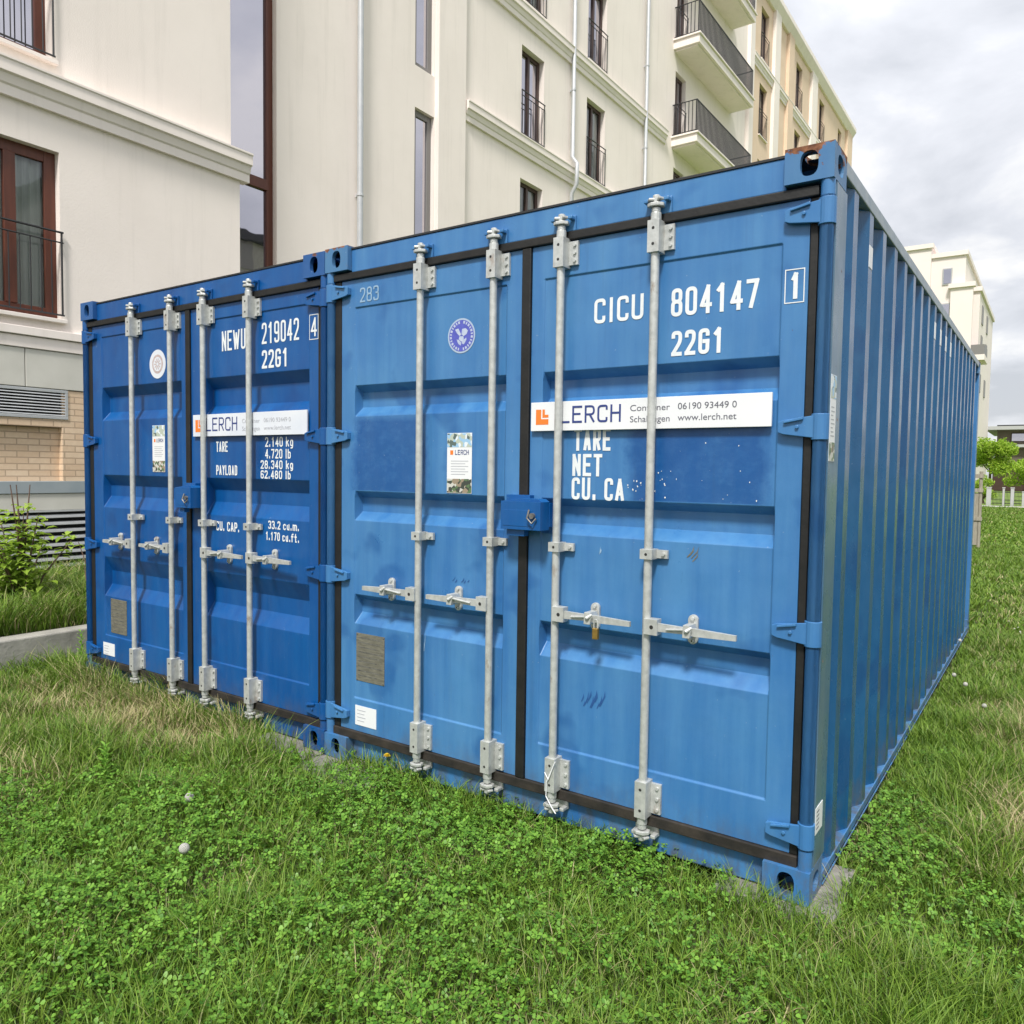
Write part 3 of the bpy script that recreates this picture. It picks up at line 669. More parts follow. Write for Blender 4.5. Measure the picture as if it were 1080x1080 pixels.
PR = dict(body=M['lt'], door=M['lt_door'], side=M['lt_side_shaded'], cast=M['lt_rust'], cast_low=M['lt'], post=M['postside'], rail=M['rail'], brail=M['lt'],
          roof=M['roofgrey'], hinge=M['lt'], lockm=M['dk'],
          grooves=[(1.905, 1.872, 1.800, 1.752), (1.379, 1.346, 1.275, 1.232), (.857, .825, .762, .708)], ztop=2.285,
          cg=(-1.247, -1.202), pl=(-2.248, -1.335), prr=(-1.135, -.172), hz=(2.37, 1.655, .948, .240),
          bars=[(-1.822, -1, -2.02, -2.19), (-1.401, -1, -1.60, -1.77), (-1.060, 1, -.885, -.714), (-.643, 1, -.465, -.289)],
          mz=None, hzz=.908, lock=(-1.347, -1.142, 1.248, 1.365))
rc, rdl, rdr, rpr = container('shipping_container', (0, 0, 0), 'light blue weathered shipping container marked CICU 804147, standing nearest on the right', PR)
PL = dict(body=M['dk'], door=M['dk'], side=M['dk'], cast=M['dk_rust'], cast_low=M['dk'], post=M['dk'], rail=M['dk'], brail=M['dk'],
          roof=M['roofgrey'], hinge=M['dk'], lockm=M['dk'],
          grooves=[(2.012, 1.950, 1.850, 1.790), (1.425, 1.352, 1.283, 1.205), (.868, .765, .677, .597)], ztop=2.345,
          cg=(-1.247, -1.203), pl=(-2.225, -1.31), prr=(-1.06, -.155), hz=(2.36, 1.655, .945, .215),
          bars=[(-4.31+2.4548, -1, -4.52+2.4548, -4.688+2.4548), (-3.875+2.4548, -1, -4.09+2.4548, -4.241+2.4548), (-3.535+2.4548, 1, -3.33+2.4548, -3.175+2.4548), (-3.104+2.4548, 1, -2.92+2.4548, -2.756+2.4548)],
          mz=1.158, hzz=.985, lock=(-3.832+2.4548, -3.672+2.4548, 1.245, 1.365))
LX, LY = -2.4548, .012
lc, ldl, ldr, lpr = container('shipping_container', (LX, LY, 0), 'deep blue shipping container marked NEWU 219042, standing left of the light blue one', PL)

# markings of the light blue container (sub-parts of its doors)
def marks(parent, items, mat):
    for (txt, x0, x1, z0, z1, sw, y) in items:
        mb = MB(); fit_text(mb, txt, x0, x1, z0, z1, sw, y); mb.build('lettering', mat, parent, fixn=False)
def frame_rect(mb, x0, x1, z0, z1, t_, y):
    for a in ((x0, x1, z0, z0+t_), (x0, x1, z1-t_, z1), (x0, x0+t_, z0+t_, z1-t_), (x1-t_, x1, z0+t_, z1-t_)):
        mb.quad((a[0], y, a[2]), (a[1], y, a[2]), (a[1], y, a[3]), (a[0], y, a[3]))
Yp, Ys = .0345, .0285
marks(rdr, [('CICU', -.905, -.69, 2.083, 2.180, .0135, Yp), ('804147', -.577, -.247, 2.078, 2.182, .0145, Yp), ('22G1', -.572, -.37, 1.931, 2.024, .0145, Yp),
            ('TARE', -.987, -.820, 1.577, 1.668, .0138, Yp), ('NET', -.993, -.856, 1.474, 1.564, .0138, Yp), ('CU. CA', -.995, -.756, 1.378, 1.468, .0132, Yp)], M['white_mark'])
mb = MB(); strokes(mb, '1', -.137, 2.094, .090, .03, .01, .0145, Ys); mb.build('lettering', M['white_mark'], rdr, fixn=False)
mb = MB(); frame_rect(mb, -.157, -.090, 2.080, 2.196, .0035, Ys)
mb.build('check_digit_frame', M['white_mark'], rdr, fixn=False)
marks(rdl, [('283', -2.217, -2.09, 2.309, 2.380, .008, Ys)], M['faint_mark'])
mb = MB()                                    # specks left of scraped-off letters
for (px, pz) in [(-.735, 1.44), (-.72, 1.425), (-.71, 1.462), (-.70, 1.43), (-.685, 1.387), (-.69, 1.45), (-.62, 1.485), (-.605, 1.47), (-.595, 1.50), (-.58, 1.46), (-.59, 1.445), (-.57, 1.49),
                 (-.42, 1.60), (-.30, 1.60), (-.43, 1.47), (-.53, 1.465), (-.29, 1.51), (-.33, 1.42), (-.36, 1.39), (-.24, 1.39), (-.62, 1.42), (-.59, 1.395), (-.25, 1.47)]:
    for k in range(1 if px > -.6 else 2):
        x, z = px+random.uniform(-.01, .01), pz+random.uniform(-.01, .01); r = random.uniform(.0012, .0035); n = 6
        mb.add([(x+r*random.uniform(.5, 1.4)*math.cos(i*math.pi/3), Yp-.0004*k, z+r*random.uniform(.5, 1.8)*math.sin(i*math.pi/3)) for i in range(n)], [tuple(range(n))])
kind(mb.build('paint_specks', M['white_mark'], rdr, fixn=False), 'stuff')
company_sign(rc, -1.186, -.183, 1.659, 1.778, M['sign_w'], (-1.043, -.766, -.726, -.562, -.530, -.307), False)
poster(rc, -1.657, -1.514, 1.386, 1.659, .0345)
# round badge with an eagle
def emblem(root, x, z, r, ring, inner, y):
    mb = MB(); disc(mb, x, z, r, y); e_ = mb.build('round_emblem', M['emb_rim'] if ring else M['sign_d'], root, fixn=False)
    mb = MB(); disc(mb, x, z, r*.90 if ring else r*.66, y-.0004); mb.build('emblem_disc', inner, e_, fixn=False)
    mb = MB()
    if ring:
        for i in range(26):
            th = 2*math.pi*i/26+.1
            if i in (6, 19): continue
            a = r*.70; b_ = r*.85; w2 = .055+.03*(i % 2)
            mb.add([(x+q*math.cos(th+s*w2), y-.0008, z+q*math.sin(th+s*w2)) for q, s in ((a, -1), (b_, -1), (b_, 1), (a, 1))], [(0, 1, 2, 3)])
        k = r*.62
        for poly in ([(-.75, .62), (-.35, .70), (-.02, .12), (-.18, -.02), (-.5, .25)], [(.08, .62), (.5, .66), (.78, .42), (.62, .1), (.28, -.05), (.02, .12)],
                     [(-.2, -.02), (.26, -.06), (.3, -.4), (.02, -.55), (-.3, -.32)], [(-.55, -.3), (-.3, -.36), (0, -.62), (-.06, -.9), (-.35, -.72)], [(.12, -.5), (.58, -.2), (.62, -.4), (.3, -.82), (.05, -.7)]):
            mb.add([(x+k*p[0], y-.0008, z+k*p[1]) for p in poly], [tuple(range(len(poly)))])
        mb.build('emblem_figure', M['emb_fig'], e_, fixn=False)
    else:
        disc(mb, x, z, r*.50, y-.0008, 40); mb.build('emblem_ring', M['sign_d'], e_, fixn=False)
        mb = MB()
        for i in range(10):
            th = 2*math.pi*i/10; mb.add([(x+r*q*math.cos(th+s), y-.0012, z+r*q*math.sin(th+s)) for q, s in ((.12, -.3), (.4, -.12), (.4, .12), (.12, .3))], [(0, 1, 2, 3)])
        mb.build('emblem_figure', M['emb_red'], e_, fixn=False)
emblem(rc, -1.582, 2.094, .078, True, M['emb_blue'], Yp)
def plate(root, x0, x1, z0, z1):
    mb = MB(); mb.box(x0, x1, .028 if z1 < .3 else .0335, .0358, z0, z1); p = mb.build('data_plate', M['plate'], root)
    mb = MB()
    for i in range(9): mb.box(x0+.012, x1-.012-.02*(i % 3), .0331, .0336, z1-.025-i*.024, z1-.020-i*.024)
    for (a, b_) in ((x0+.006, z0+.006), (x1-.006, z0+.006), (x0+.006, z1-.006), (x1-.006, z1-.006)): mb.cyl((a, .0335, b_), (a, .031, b_), .004, 6)
    mb.build('engraved_lines', M['galv_d'], p)
plate(rc, -2.240, -2.045, .419, .662)
def white_label(root, x0, x1, z0, z1):
    mb = MB(); mb.box(x0, x1, .0275, .0298, z0, z1); p = mb.build('white_label', M['sign_w'], root)
    mb = MB(); w_ = x1-x0
    for i in range(4): mb.box(x0+w_*.10, x0+w_*(.5-.06*(i % 2)), .027, .0275, z1-.025-i*.018, z1-.021-i*.018)
    mb.build('text_lines', M['ink_lt'], p)
white_label(rc, -2.24, -2.093, .192, .292)
# sticker and poster on the side of the near post
mb = MB(); mb.box(-.0005, .0012, .055, .135, 1.54, 1.835); p = mb.build('poster', M['sign_w'], rc)
mb = MB(); mb.box(.0012, .0018, .056, .134, 1.755, 1.833); mb.build('picture', M['pic_a'], p)
mb = MB(); mb.box(.0012, .0018, .056, .134, 1.542, 1.605); mb.build('picture', M['pic_b'], p)
mb = MB()
for k in range(8): mb.box(.0012, .0016, .068, .120-.01*(k % 3), 1.625+k*.014, 1.629+k*.014)
mb.build('text_lines', M['ink_lt'], p)
mb = MB(); mb.box(-.0005, .0014, .052, .150, .235, .330); p = mb.build('white_label', M['sign_w'], rc)
mb = MB()
for k in range(5): mb.box(.0014, .0018, .066, .10, .25+k*.015, .255+k*.015)
mb.build('text_lines', M['ink_grey'], p)
# small white code plates high on the side wall
for (yy, zz_, hh) in ((.74, 2.36, .085), (2.66, 2.38, .10), (2.97, 2.38, .10), (3.27, 2.38, .10), (3.58, 2.38, .10)):
    i = round((yy-.262)/pitch_) if False else 0
    pt = (L_-.205-.262-.10)/19.0; k = max(0, round((yy-.262-.104*pt/.278)/pt)); yc = .262+k*pt+.104*pt/.278
    mb = MB(); mb.box(-.0042, -.0022, yc-.033, yc+.033, zz_-hh/2, zz_+hh/2); p = mb.build('side_marking', M['sign_w'], rc)
# seal wires at the lower cams
for bx, zz_ in ((-1.060, .27),):
    x = rpr(bx); mb = MB()
    pts = [(x-.020, -.037, zz_-.03), (x+.0, -.040, zz_-.055), (x+.024, -.038, zz_+.01), (x+.03, -.036, zz_+.025), (x-.01, -.038, zz_-.07), (x-.012, -.036, zz_-.13), (x+.018, -.042, zz_-.165), (x+.045, -.05, zz_-.185)]
    mb.tube(pts[:4] if bx < -1.2 else pts, .0024, 6); mb.build('seal_wire', M['sign_w'], rc)
# padlock on the third handle
x = rpr(-.865, -.04)
pk = thing('padlock', (x, -.045, .832), 'small brass padlock hanging from the handle catch on the light blue container', 'padlock')
mb = MB(); mb.box(-.012, .012, -.009, .009, 0, .045); mb.build('body', M['brass'], pk, .003)
mb = MB(); mb.tube([(-.008, 0, .045), (-.008, 0, .070), (-.004, 0, .078), (.004, 0, .078), (.008, 0, .070), (.008, 0, .045)], .003, 8); mb.build('shackle', M['galv'], pk, smooth=True)

# markings of the deep blue container
def q(x): return x-LX
marks(ldr, [('NEWU', q(-3.36), q(-3.142), 2.158, 2.272, .013, Yp), ('219042', q(-2.999), q(-2.69), 2.170, 2.286, .013, Yp), ('22G1', q(-2.999), q(-2.78), 2.036, 2.136, .0145, Yp),
            ('TARE', q(-3.42), q(-3.31), 1.577, 1.638, .0088, Yp), ('2.140 kg', q(-2.972), q(-2.735), 1.604, 1.658, .0078, Yp), ('4.720 lb', q(-2.972), q(-2.755), 1.540, 1.592, .0078, Yp),
            ('PAYLOAD', q(-3.421), q(-3.222), 1.442, 1.500, .0088, Yp), ('28.340 kg', q(-3.012), q(-2.735), 1.482, 1.530, .0078, Yp), ('62.480 lb', q(-3.012), q(-2.755), 1.428, 1.474, .0078, Yp),
            ('CU. CAP.', q(-3.425), q(-3.205), 1.115, 1.170, .0088, Yp), ('33.2 cu.m.', q(-2.947), q(-2.69), 1.150, 1.196, .0075, Yp), ('1.170 cu.ft.', q(-2.97), q(-2.69), 1.087, 1.134, .0075, Yp)], M['white_mark'])
mb = MB(); strokes(mb, '4', q(-2.590), 2.176, .098, .046, .01, .011, Ys); mb.build('lettering', M['white_mark'], ldr, fixn=False)
mb = MB(); frame_rect(mb, q(-2.602), q(-2.533), 2.160, 2.290, .0035, Ys)
mb.build('check_digit_frame', M['white_mark'], ldr, fixn=False)
company_sign(lc, q(-3.616), q(-2.603), 1.668, 1.796, M['sign_d'], (q(-3.485), q(-3.19), q(-3.145), q(-2.99), q(-2.955), q(-2.73)), True)
poster(lc, q(-4.086), q(-3.948), 1.452, 1.745, .0345)
emblem(lc, q(-4.022), 2.128, .090, False, M['emb_red'], Yp)
plate(lc, q(-4.612), q(-4.415), .352, .585)
white_label(lc, q(-4.706), q(-4.561), .190, .275)

# ------------------------------------------------------------------ cream apartment building
def wall_openings(mb, X, y0, y1, z0, z1, ops, depth=.22):
    """vertical sheet facing +x at x=X with holes and their reveals"""
    ys = sorted({y0, y1, *[v for o in ops for v in (o[0], o[1])]}); zs = sorted({z0, z1, *[v for o in ops for v in (o[2], o[3])]})
    for i in range(len(ys)-1):
        for j in range(len(zs)-1):
            cy, cz = (ys[i]+ys[i+1])/2, (zs[j]+zs[j+1])/2
            if any(o[0] < cy < o[1] and o[2] < cz < o[3] for o in ops): continue
            mb.quad((X, ys[i], zs[j]), (X, ys[i+1], zs[j]), (X, ys[i+1], zs[j+1]), (X, ys[i], zs[j+1]))
    for (a, b_, c_, d_) in ops:
        Xi = X-depth
        mb.quad((X, a, c_), (Xi, a, c_), (Xi, a, d_), (X, a, d_)); mb.quad((X, b_, c_), (X, b_, d_), (Xi, b_, d_), (Xi, b_, c_))
        mb.quad((X, a, d_), (Xi, a, d_), (Xi, b_, d_), (X, b_, d_)); mb.quad((X, a, c_), (X, b_, c_), (Xi, b_, c_), (Xi, a, c_))
bld = thing('apartment_building', (-10, 10, 0), 'tall cream apartment building with cornices and brown windows rising behind the containers', 'building')
BL = Vector((-10, 10, 0))
def bb(mb, name, mat, parent=None, **k):      # meshes in world measures, hung under the building
    mb.v = [(p[0]-BL.x, p[1]-BL.y, p[2]) for p in mb.v]
    return mb.build(name, mat, parent or bld, **k)
XA, XB = -9.3, -10.0
YC = 4.515
def window(X, y0, y1, z0, z1, frame_m, glass_m, fw=.07, mull=(), trans=(), inset=.16, rail=False, sill=True, curtain=False):
    Xf = X-inset; mb = MB()
    mb.box(Xf-.05, Xf, y0, y0+fw, z0, z1); mb.box(Xf-.05, Xf, y1-fw, y1, z0, z1)
    mb.box(Xf-.05, Xf, y0+fw, y1-fw, z0, z0+fw); mb.box(Xf-.05, Xf, y0+fw, y1-fw, z1-fw, z1)
    for m_y, mw in mull: mb.box(Xf-.05, Xf+.012, m_y-mw/2, m_y+mw/2, z0+fw, z1-fw)
    for m_z, mw in trans: mb.box(Xf-.05, Xf+.02, y0+fw, y1-fw, m_z-mw/2, m_z+mw/2)
    fr = bb(mb, 'window', frame_m, bevel=.006)
    mb = MB(); mb.quad((Xf-.03, y0+.01, z0+.01), (Xf-.03, y1-.01, z0+.01), (Xf-.03, y1-.01, z1-.01), (Xf-.03, y0+.01, z1-.01)); bb(mb, 'pane', glass_m, fr, fixn=False)
    if curtain:
        mb = MB(); vs = []; n = 60
        for i in range(n+1):
            yy = y0+(y1-y0)*i/n; xx = Xf-.11+.03*math.sin(i*1.3)+.015*math.sin(i*2.9); vs += [(xx, yy, z0+.02), (xx, yy, z1)]
        mb.add(vs, [(2*i, 2*i+2, 2*i+3, 2*i+1) for i in range(n)]); bb(mb, 'curtain', M['curtain'], fr, smooth=False, fixn=False)
        mb = MB(); mb.quad((Xf-.5, y0-.3, z0-.2), (Xf-.5, y1+.3, z0-.2), (Xf-.5, y1+.3, z1+.2), (Xf-.5, y0-.3, z1+.2)); bb(mb, 'dark_room', M['black'], fr, fixn=False)
    if rail:
        mb = MB(); Xr = X+.03
        zr_ = z0+1.03 if z1-z0 > 1.5 else z0+.9
        for zq, r_ in ((zr_, .014), (zr_-.12, .010), (z0+.05, .012)): mb.tube([(Xr, y0-.02, zq), (Xr, y1+.02, zq)], r_, 6)
        n = int((y1-y0)/.115)
        for i in range(n+1):
            yy = y0+(y1-y0)*i/n; mb.tube([(Xr, yy, z0+.05), (Xr, yy, zr_-.12 if 0 < i < n else zr_)], .0075 if 0 < i < n else .012, 6)
        bb(mb, 'window_railing', M['iron'])
    if sill:
        mb = MB(); mb.box(X-.02, X+.07, y0-.04, y1+.04, z0-.05, z0-.003); bb(mb, 'window_sill', M['stucco2'], bevel=.005)
    return fr
FL = [3.25, 6.3, 9.35, 12.4, 15.45, 18.5]
# near block
opsA = [(.35, 1.99, 3.23, 5.205)]
opsA += [(-3.2, -1.6, 3.23, 5.205)]
mb = MB(); wall_openings(mb, XA, -6, YC, 3.085, 5.66, opsA, .16)
mb.quad((XA, YC, 3.085), (XB, YC, 3.085), (XB, YC, 5.66), (XA, YC, 5.66))
XU = XA-.12
opsU = [(.35, 1.99, z, z+1.95) for z in FL[1:]]+[(-3.2, -1.6, z, z+1.95) for z in FL[1:]]
wall_openings(mb, XU, -6, YC-.06, 6.02, 21.3, opsU, .2); mb.quad((XU, YC-.06, 6.02), (XB, YC-.06, 6.02), (XB, YC-.06, 21.3), (XU, YC-.06, 21.3))
mb.quad((XA, -6, 0), (-22, -6, 0), (-22, -6, 21.3), (XA, -6, 21.3)); mb.quad((-22, -6, 0), (-22, 46.6, 0), (-22, 46.6, 21.3), (-22, -6, 21.3))
bb(mb, 'wall', M['stucco'], fixn=False)
window(XA, .35, 1.99, 3.23, 5.205, M['brown'], M['glass'], .13, [(1.48, .13), (.86, .1)], (), .10, True, True, True)
window(XA, -3.2, -1.6, 3.23, 5.205, M['brown'], M['mirror_glass'], .13, [(-2.4, .14)], (), .14, True)
for z in FL[1:]:
    window(XU, .35, 1.99, z, z+1.95, M['brown'], M['mirror_glass'], .12, [(1.17, .14)], (), .16, True)
    window(XU, -3.2, -1.6, z, z+1.95, M['brown'], M['mirror_glass'], .12, [(-2.4, .14)], (), .16, True)
def cornice(X, y0, y1, zl, name='cornice'):
    mb = MB(); prof = [(X-.1, zl), (X+.055, zl), (X+.055, zl+.11), (X+.075, zl+.13), (X+.10, zl+.22), (X+.135, zl+.235), (X+.135, zl+.36), (X+.15, zl+.375), (X+.15, zl+.40), (X-.1, zl+.42)]
    mb.prism(prof, 1, y0, y1); return bb(mb, name, M['stucco2'])
cornice(XA, -6, YC+.13, 5.64)
# banded base of the near block
mb = MB()
mb.box(XA-.3, XA+.06, -6, YC+.02, 2.985, 3.083); mb.box(XA-.3, XA+.03, -6, YC+.01, 2.842, 2.978)
bb(mb, 'base_moulding', M['stucco2'], bevel=.006)
for (a, b_) in ((-6, -2.2), (-2.193, -.32), (-.313, 1.563), (1.571, 3.45), (3.457, YC)):
    mb = MB(); mb.box(XA-.3, XA+.012, a, b_, 2.392, 2.836); bb(mb, 'stone_panel', M['panel'], bevel=.006)
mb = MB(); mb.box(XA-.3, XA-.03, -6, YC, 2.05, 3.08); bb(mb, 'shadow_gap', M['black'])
mb = MB(); mb.box(XA-.3, XA-.085, -6, 1.975, 1.285, 1.93); bb(mb, 'brick_panel', M['brick'])
mb = MB(); mb.box(XA-.3, XA, 1.975, YC, 1.285, 2.385); mb.box(XA-.3, XA, -6, 1.975, 1.935, 2.03); mb.box(XA-.3, XA, -6, -1.2, 2.03, 2.385); bb(mb, 'brick_pier', M['brick'], bevel=.003)
def louvre(y0, y1, z0, z1, n, name='louvre_grille', fr=.035, X=XA):
    mb = MB(); mb.box(X-.10, X+.012, y0, y1, z0, z0+fr); mb.box(X-.10, X+.012, y0, y1, z1-fr, z1)
    mb.box(X-.118, X+.012, y0, y0+fr, z0+fr, z1-fr); mb.box(X-.118, X+.012, y1-fr, y1, z0+fr, z1-fr)
    o = bb(mb, name, M['alu'], bevel=.003)
    mb = MB(); st = (z1-z0-2*fr)/n
    for i in range(n):
        z = z0+fr+st*(i+.5); mb.prism([(X+.006, z-st*.34), (X+.010, z-st*.30), (X+.006, z+st*.02), (X-.03, z+st*.16), (X-.034, z+st*.12), (X-.002, z-st*.02)], 1, y0+fr-.01, y1-fr+.01)
    bb(mb, 'louvre_slats', M['alu'], o)
    mb = MB(); mb.box(X-.30, X-.12, y0+.01, y1-.01, z0+.01, z1-.01); bb(mb, 'louvre_back', M['black'], o)
louvre(-1.2, 2.045, 2.032, 2.384, 8)
mb = MB(); mb.box(XA-.3, XA+.02, -6, YC, 1.14, 1.283); bb(mb, 'grey_band', M['greyband'], bevel=.004)
mb = MB(); mb.box(XA-.3, XA+.005, -6, YC, .935, 1.137); bb(mb, 'plinth', M['panel'], bevel=.004)
louvre(-6, YC, .20, .932, 8, fr=.02)
# long recessed facade
cols = [(12.75, 13.72), (15.83, 16.85), (21.55, 22.4), (30.0, 31.0), (35.2, 36.2), (39.5, 40.5), (43.6, 44.4)]
ops = [(4.75, 5.735, 3.3, 11.9), (9.06, 9.64, 3.6, 8.6), (4.75, 5.735, 12.3, 20.5), (9.06, 9.64, 9.4, 20.5)]
for (a, b_) in cols:
    for i, z in enumerate(FL):
        if a == 15.83 and i == 1: continue
        ops.append((a, b_, z, z+2.07))
mb = MB(); wall_openings(mb, XB, YC-.1, 28.9, 0, 21.3, [o for o in ops if o[0] < 28], .2); bb(mb, 'wall', M['stucco'], fixn=False)
mb = MB(); wall_openings(mb, XB, 28.9, 46.55, 0, 21.3, [o for o in ops if o[0] > 28], .2)
mb.quad((XB, 46.55, 0), (-22, 46.55, 0), (-22, 46.55, 21.3), (XB, 46.55, 21.3)); bb(mb, 'wall', M['stucco_tan'], fixn=False)
window(XB, 4.75, 5.735, 3.3, 11.9, M['brown'], M['mirror_glass'], .10, [(5.62, .04)], [(6.06, .17), (9.2, .17)], .10, False, False)
window(XB, 4.75, 5.735, 12.3, 20.5, M['brown'], M['mirror_glass'], .10, [], [(15.2, .15), (18.2, .15)], .10, False, False)
for zz_ in ((3.6, 8.6), (9.4, 20.5)): window(XB, 9.06, 9.64, zz_[0], zz_[1], M['gframe'], M['mirror_glass'], .12, [], [], .08, False, False)
for (a, b_, z0, z1) in ops[4:]:
    ct = random.random() < .45
    window(XB, a, b_, z0, z1, M['dbrown'], M['glass'] if ct else M['mirror_glass'], .09, [((a+b_)/2, .09)], (), .14, z0 > 9 and a < 41, z0 > 9, ct)
mb = MB(); mb.box(XB-.05, XB+.10, 9.66, 10.55, 0, 21.3); bb(mb, 'pilaster', M['stucco'], bevel=.01)
for (a, b_, mm) in ((28.4, 28.9, 'stucco2'), (31.55, 32.3, 'stucco'), (33.6, 34.4, 'stucco_tan'), (45.4, 46.6, 'stucco_tan'), (37.6, 38.6, 'stucco')):
    mb = MB(); mb.box(XB-.05, XB+.14, a, b_, 0, 21.25); bb(mb, 'pilaster', M[mm], bevel=.01)
cornice(XB, 10.6, 28.3, 8.90); cornice(XB, 10.6, 20.8, 11.88); cornice(XB, 26.9, 46.7, 11.88); cornice(XB, 28.95, 46.7, 17.9)
mb = MB(); mb.prism([(XB-.2, 21.05), (XB+.10, 21.05), (XB+.30, 21.35), (XB+.30, 21.55), (XB-.2, 21.6)], 1, -6.2, 46.75); bb(mb, 'roof_cornice', M['stucco2'])
mb = MB(); mb.box(-22.1, XB-.21, -6.1, 46.6, 21.3, 21.58); bb(mb, 'roof', M['roofgrey'])
for yy in (7.50, 14.96, 19.23):
    mb = MB(); mb.tube([(XB+.10, yy, 0), (XB+.10, yy, 8.62), (XB+.24, yy, 8.85), (XB+.24, yy, 9.36), (XB+.10, yy, 9.55), (XB+.10, yy, 21.0)] if yy > 10 else [(XB+.10, yy, 0), (XB+.10, yy, 21.0)], .055, 12)
    d = bb(mb, 'downpipe', M['pipe'], smooth=True)
    mb = MB()
    for z in np.arange(1.6, 21, 2.4):
        if 8.2 < z < 9.8: continue
        mb.cyl((XB+.10, yy, z), (XB+.10, yy, z+.04), .066, 12); mb.box(XB, XB+.05, yy-.02, yy+.02, z, z+.04)
    bb(mb, 'pipe_clip', M['pipe'], d)
def balcony(y0, y1, z):
    X1_ = XB+.86
    mb = MB(); mb.box(XB-.02, X1_, y0, y1, z+.05, z+.30); mb.box(XB-.02, X1_+.05, y0-.05, y1+.05, z+.302, z+.36); mb.box(XB-.01, X1_-.09, y0+.09, y1-.09, z, z+.048)
    o = bb(mb, 'balcony', M['stucco2'], bevel=.01)
    mb = MB()
    for zq in (z+1.36, z+.42): mb.tube([(XB, y0+.04, zq), (X1_-.04, y0+.04, zq), (X1_-.04, y1-.04, zq), (XB, y1-.04, zq)], .02, 6)
    n = int((y1-y0)/.11)
    for i in range(n+1): yy = y0+.04+(y1-y0-.08)*i/n; mb.box(X1_-.052, X1_-.030, yy-.016, yy+.016, z+.42, z+1.35)
    for i in range(7): xx = XB+.05+(.75)*i/6; mb.box(xx-.01, xx+.01, y0+.03, y0+.05, z+.42, z+1.35)
    bb(mb, 'balcony_railing', M['iron'], o)
for z in (11.95, 15.0, 18.05): balcony(21.35, 26.7, z)
for z in (14.9, 17.95): pass

# ------------------------------------------------------------------ distant buildings
def far_building():
    L0 = Vector((-9.5, 84, 0)); t_ = thing('apartment_block', L0, 'distant pale apartment block with stepped flat roofs seen beyond the end of the container', 'building')
    def bb2(mb, n, mat, par=None, **k):
        mb.v = [(p[0]-L0.x, p[1]-L0.y, p[2]) for p in mb.v]; return mb.build(n, mat, par or t_, **k)
    wings = [(-15.5, -9.7, 80, 96, 23.0), (-9.7, -6.9, 80.4, 98, 22.1), (-6.9, -5.75, 81.5, 99, 18.9), (-8.0, -6.2, 80.0, 80.4, 19.1)]
    for (a, b_, c_, d_, h) in wings:
        mb = MB(); mb.box(a, b_, c_, d_, 0, h); wv = bb2(mb, 'wing', M['farwall'])
        mb = MB(); mb.box(a-.18, b_+.18, c_-.2, d_+.2, h-.35, h+.05); bb2(mb, 'roof_edge', M['farwall'], wv)
    for (x0, x1, z0, z1, yy) in ((-8.75, -7.95, 19.2, 20.7, 80.37), (-9.0, -8.5, 13.3, 14.6, 79.98), (-7.9, -7.35, 13.3, 14.6, 79.98), (-11.2, -10.4, 17, 18.6, 79.98), (-11.2, -10.4, 13.6, 15.2, 79.98), (-8.75, -8.0, 16.2, 17.5, 80.37), (-8.6, -7.9, 10, 11.5, 79.98), (-6.7, -6.1, 10, 11.5, 81.4)):
        mb = MB(); mb.box(x0, x1, yy-.06, yy+.05, z0, z1); f_ = bb2(mb, 'window', M['housewhite'])
        mb = MB(); mb.box(x0+.1, x1-.1, yy-.09, yy-.06, z0+.1, z1-.1); bb2(mb, 'pane', M['mirror_glass'], f_)
    for z in (16.0, 13.2, 9.6):     # windows on the flank that faces the lawn
        mb = MB(); mb.box(-5.75, -5.68, 84, 85.6, z, z+1.7); bb2(mb, 'window', M['gframe'])
        mb = MB(); mb.box(-5.75, -5.68, 90, 91.6, z, z+1.7); bb2(mb, 'window', M['gframe'])
    for z in (12.1,):
        mb = MB(); mb.box(-6.4, -5.1, 80.2, 84, z, z+.5); o = bb2(mb, 'balcony', M['farwall']); mb = MB(); mb.box(-6.35, -5.15, 80.2, 80.26, z+.5, z+1.4); mb.box(-5.2, -5.14, 80.27, 84, z+.5, z+1.4); bb2(mb, 'balcony_railing', M['gframe'], o)
far_building()
def house():
    L0 = Vector((6, 106, 0)); t_ = thing('house', L0, 'brown flat roofed house with white fascia bands behind the bright tree', 'house')
    def hb(mb, n, mat, par=None, **k):
        mb.v = [(p[0]-L0.x, p[1]-L0.y, p[2]) for p in mb.v]; return mb.build(n, mat, par or t_, **k)
    k = 1.0
    mb = MB(); mb.box(-4.9, 16, 100, 114, 5.1, 6.72); hb(mb, 'upper_storey', M['housewall'])
    mb = MB(); mb.box(-6.0, 17, 98.8, 115, 6.72, 7.1); hb(mb, 'roof', M['housewhite'])
    mb = MB(); mb.box(-4.9, 16.6, 99.2, 114.6, 7.1, 7.25); hb(mb, 'roof_covering', M['roofgrey'])
    mb = MB(); mb.box(-5.3, 16.5, 99.2, 114, 4.8, 5.1); hb(mb, 'fascia_band', M['housewhite'])
    mb = MB(); mb.box(-5.0, 16, 100, 114, 2.9, 4.8); hb(mb, 'middle_storey', M['housewall'])
    mb = MB(); mb.box(-1.5, 17, 98.5, 114, 2.35, 2.9); hb(mb, 'canopy', M['housewhite'])
    mb = MB(); mb.box(-5.2, 16, 100.5, 114, 0, 2.9); hb(mb, 'ground_storey', M['dbrown'])
    for i in range(5):
        x0 = -3.6+i*3.6
        mb = MB(); mb.box(x0, x0+2.2, 99.93, 100.0, 5.4, 6.4); w1 = hb(mb, 'window', M['dbrown']); mb = MB(); mb.box(x0+.1, x0+2.1, 99.9, 99.93, 5.5, 6.3); hb(mb, 'pane', M['mirror_glass'], w1)
house()
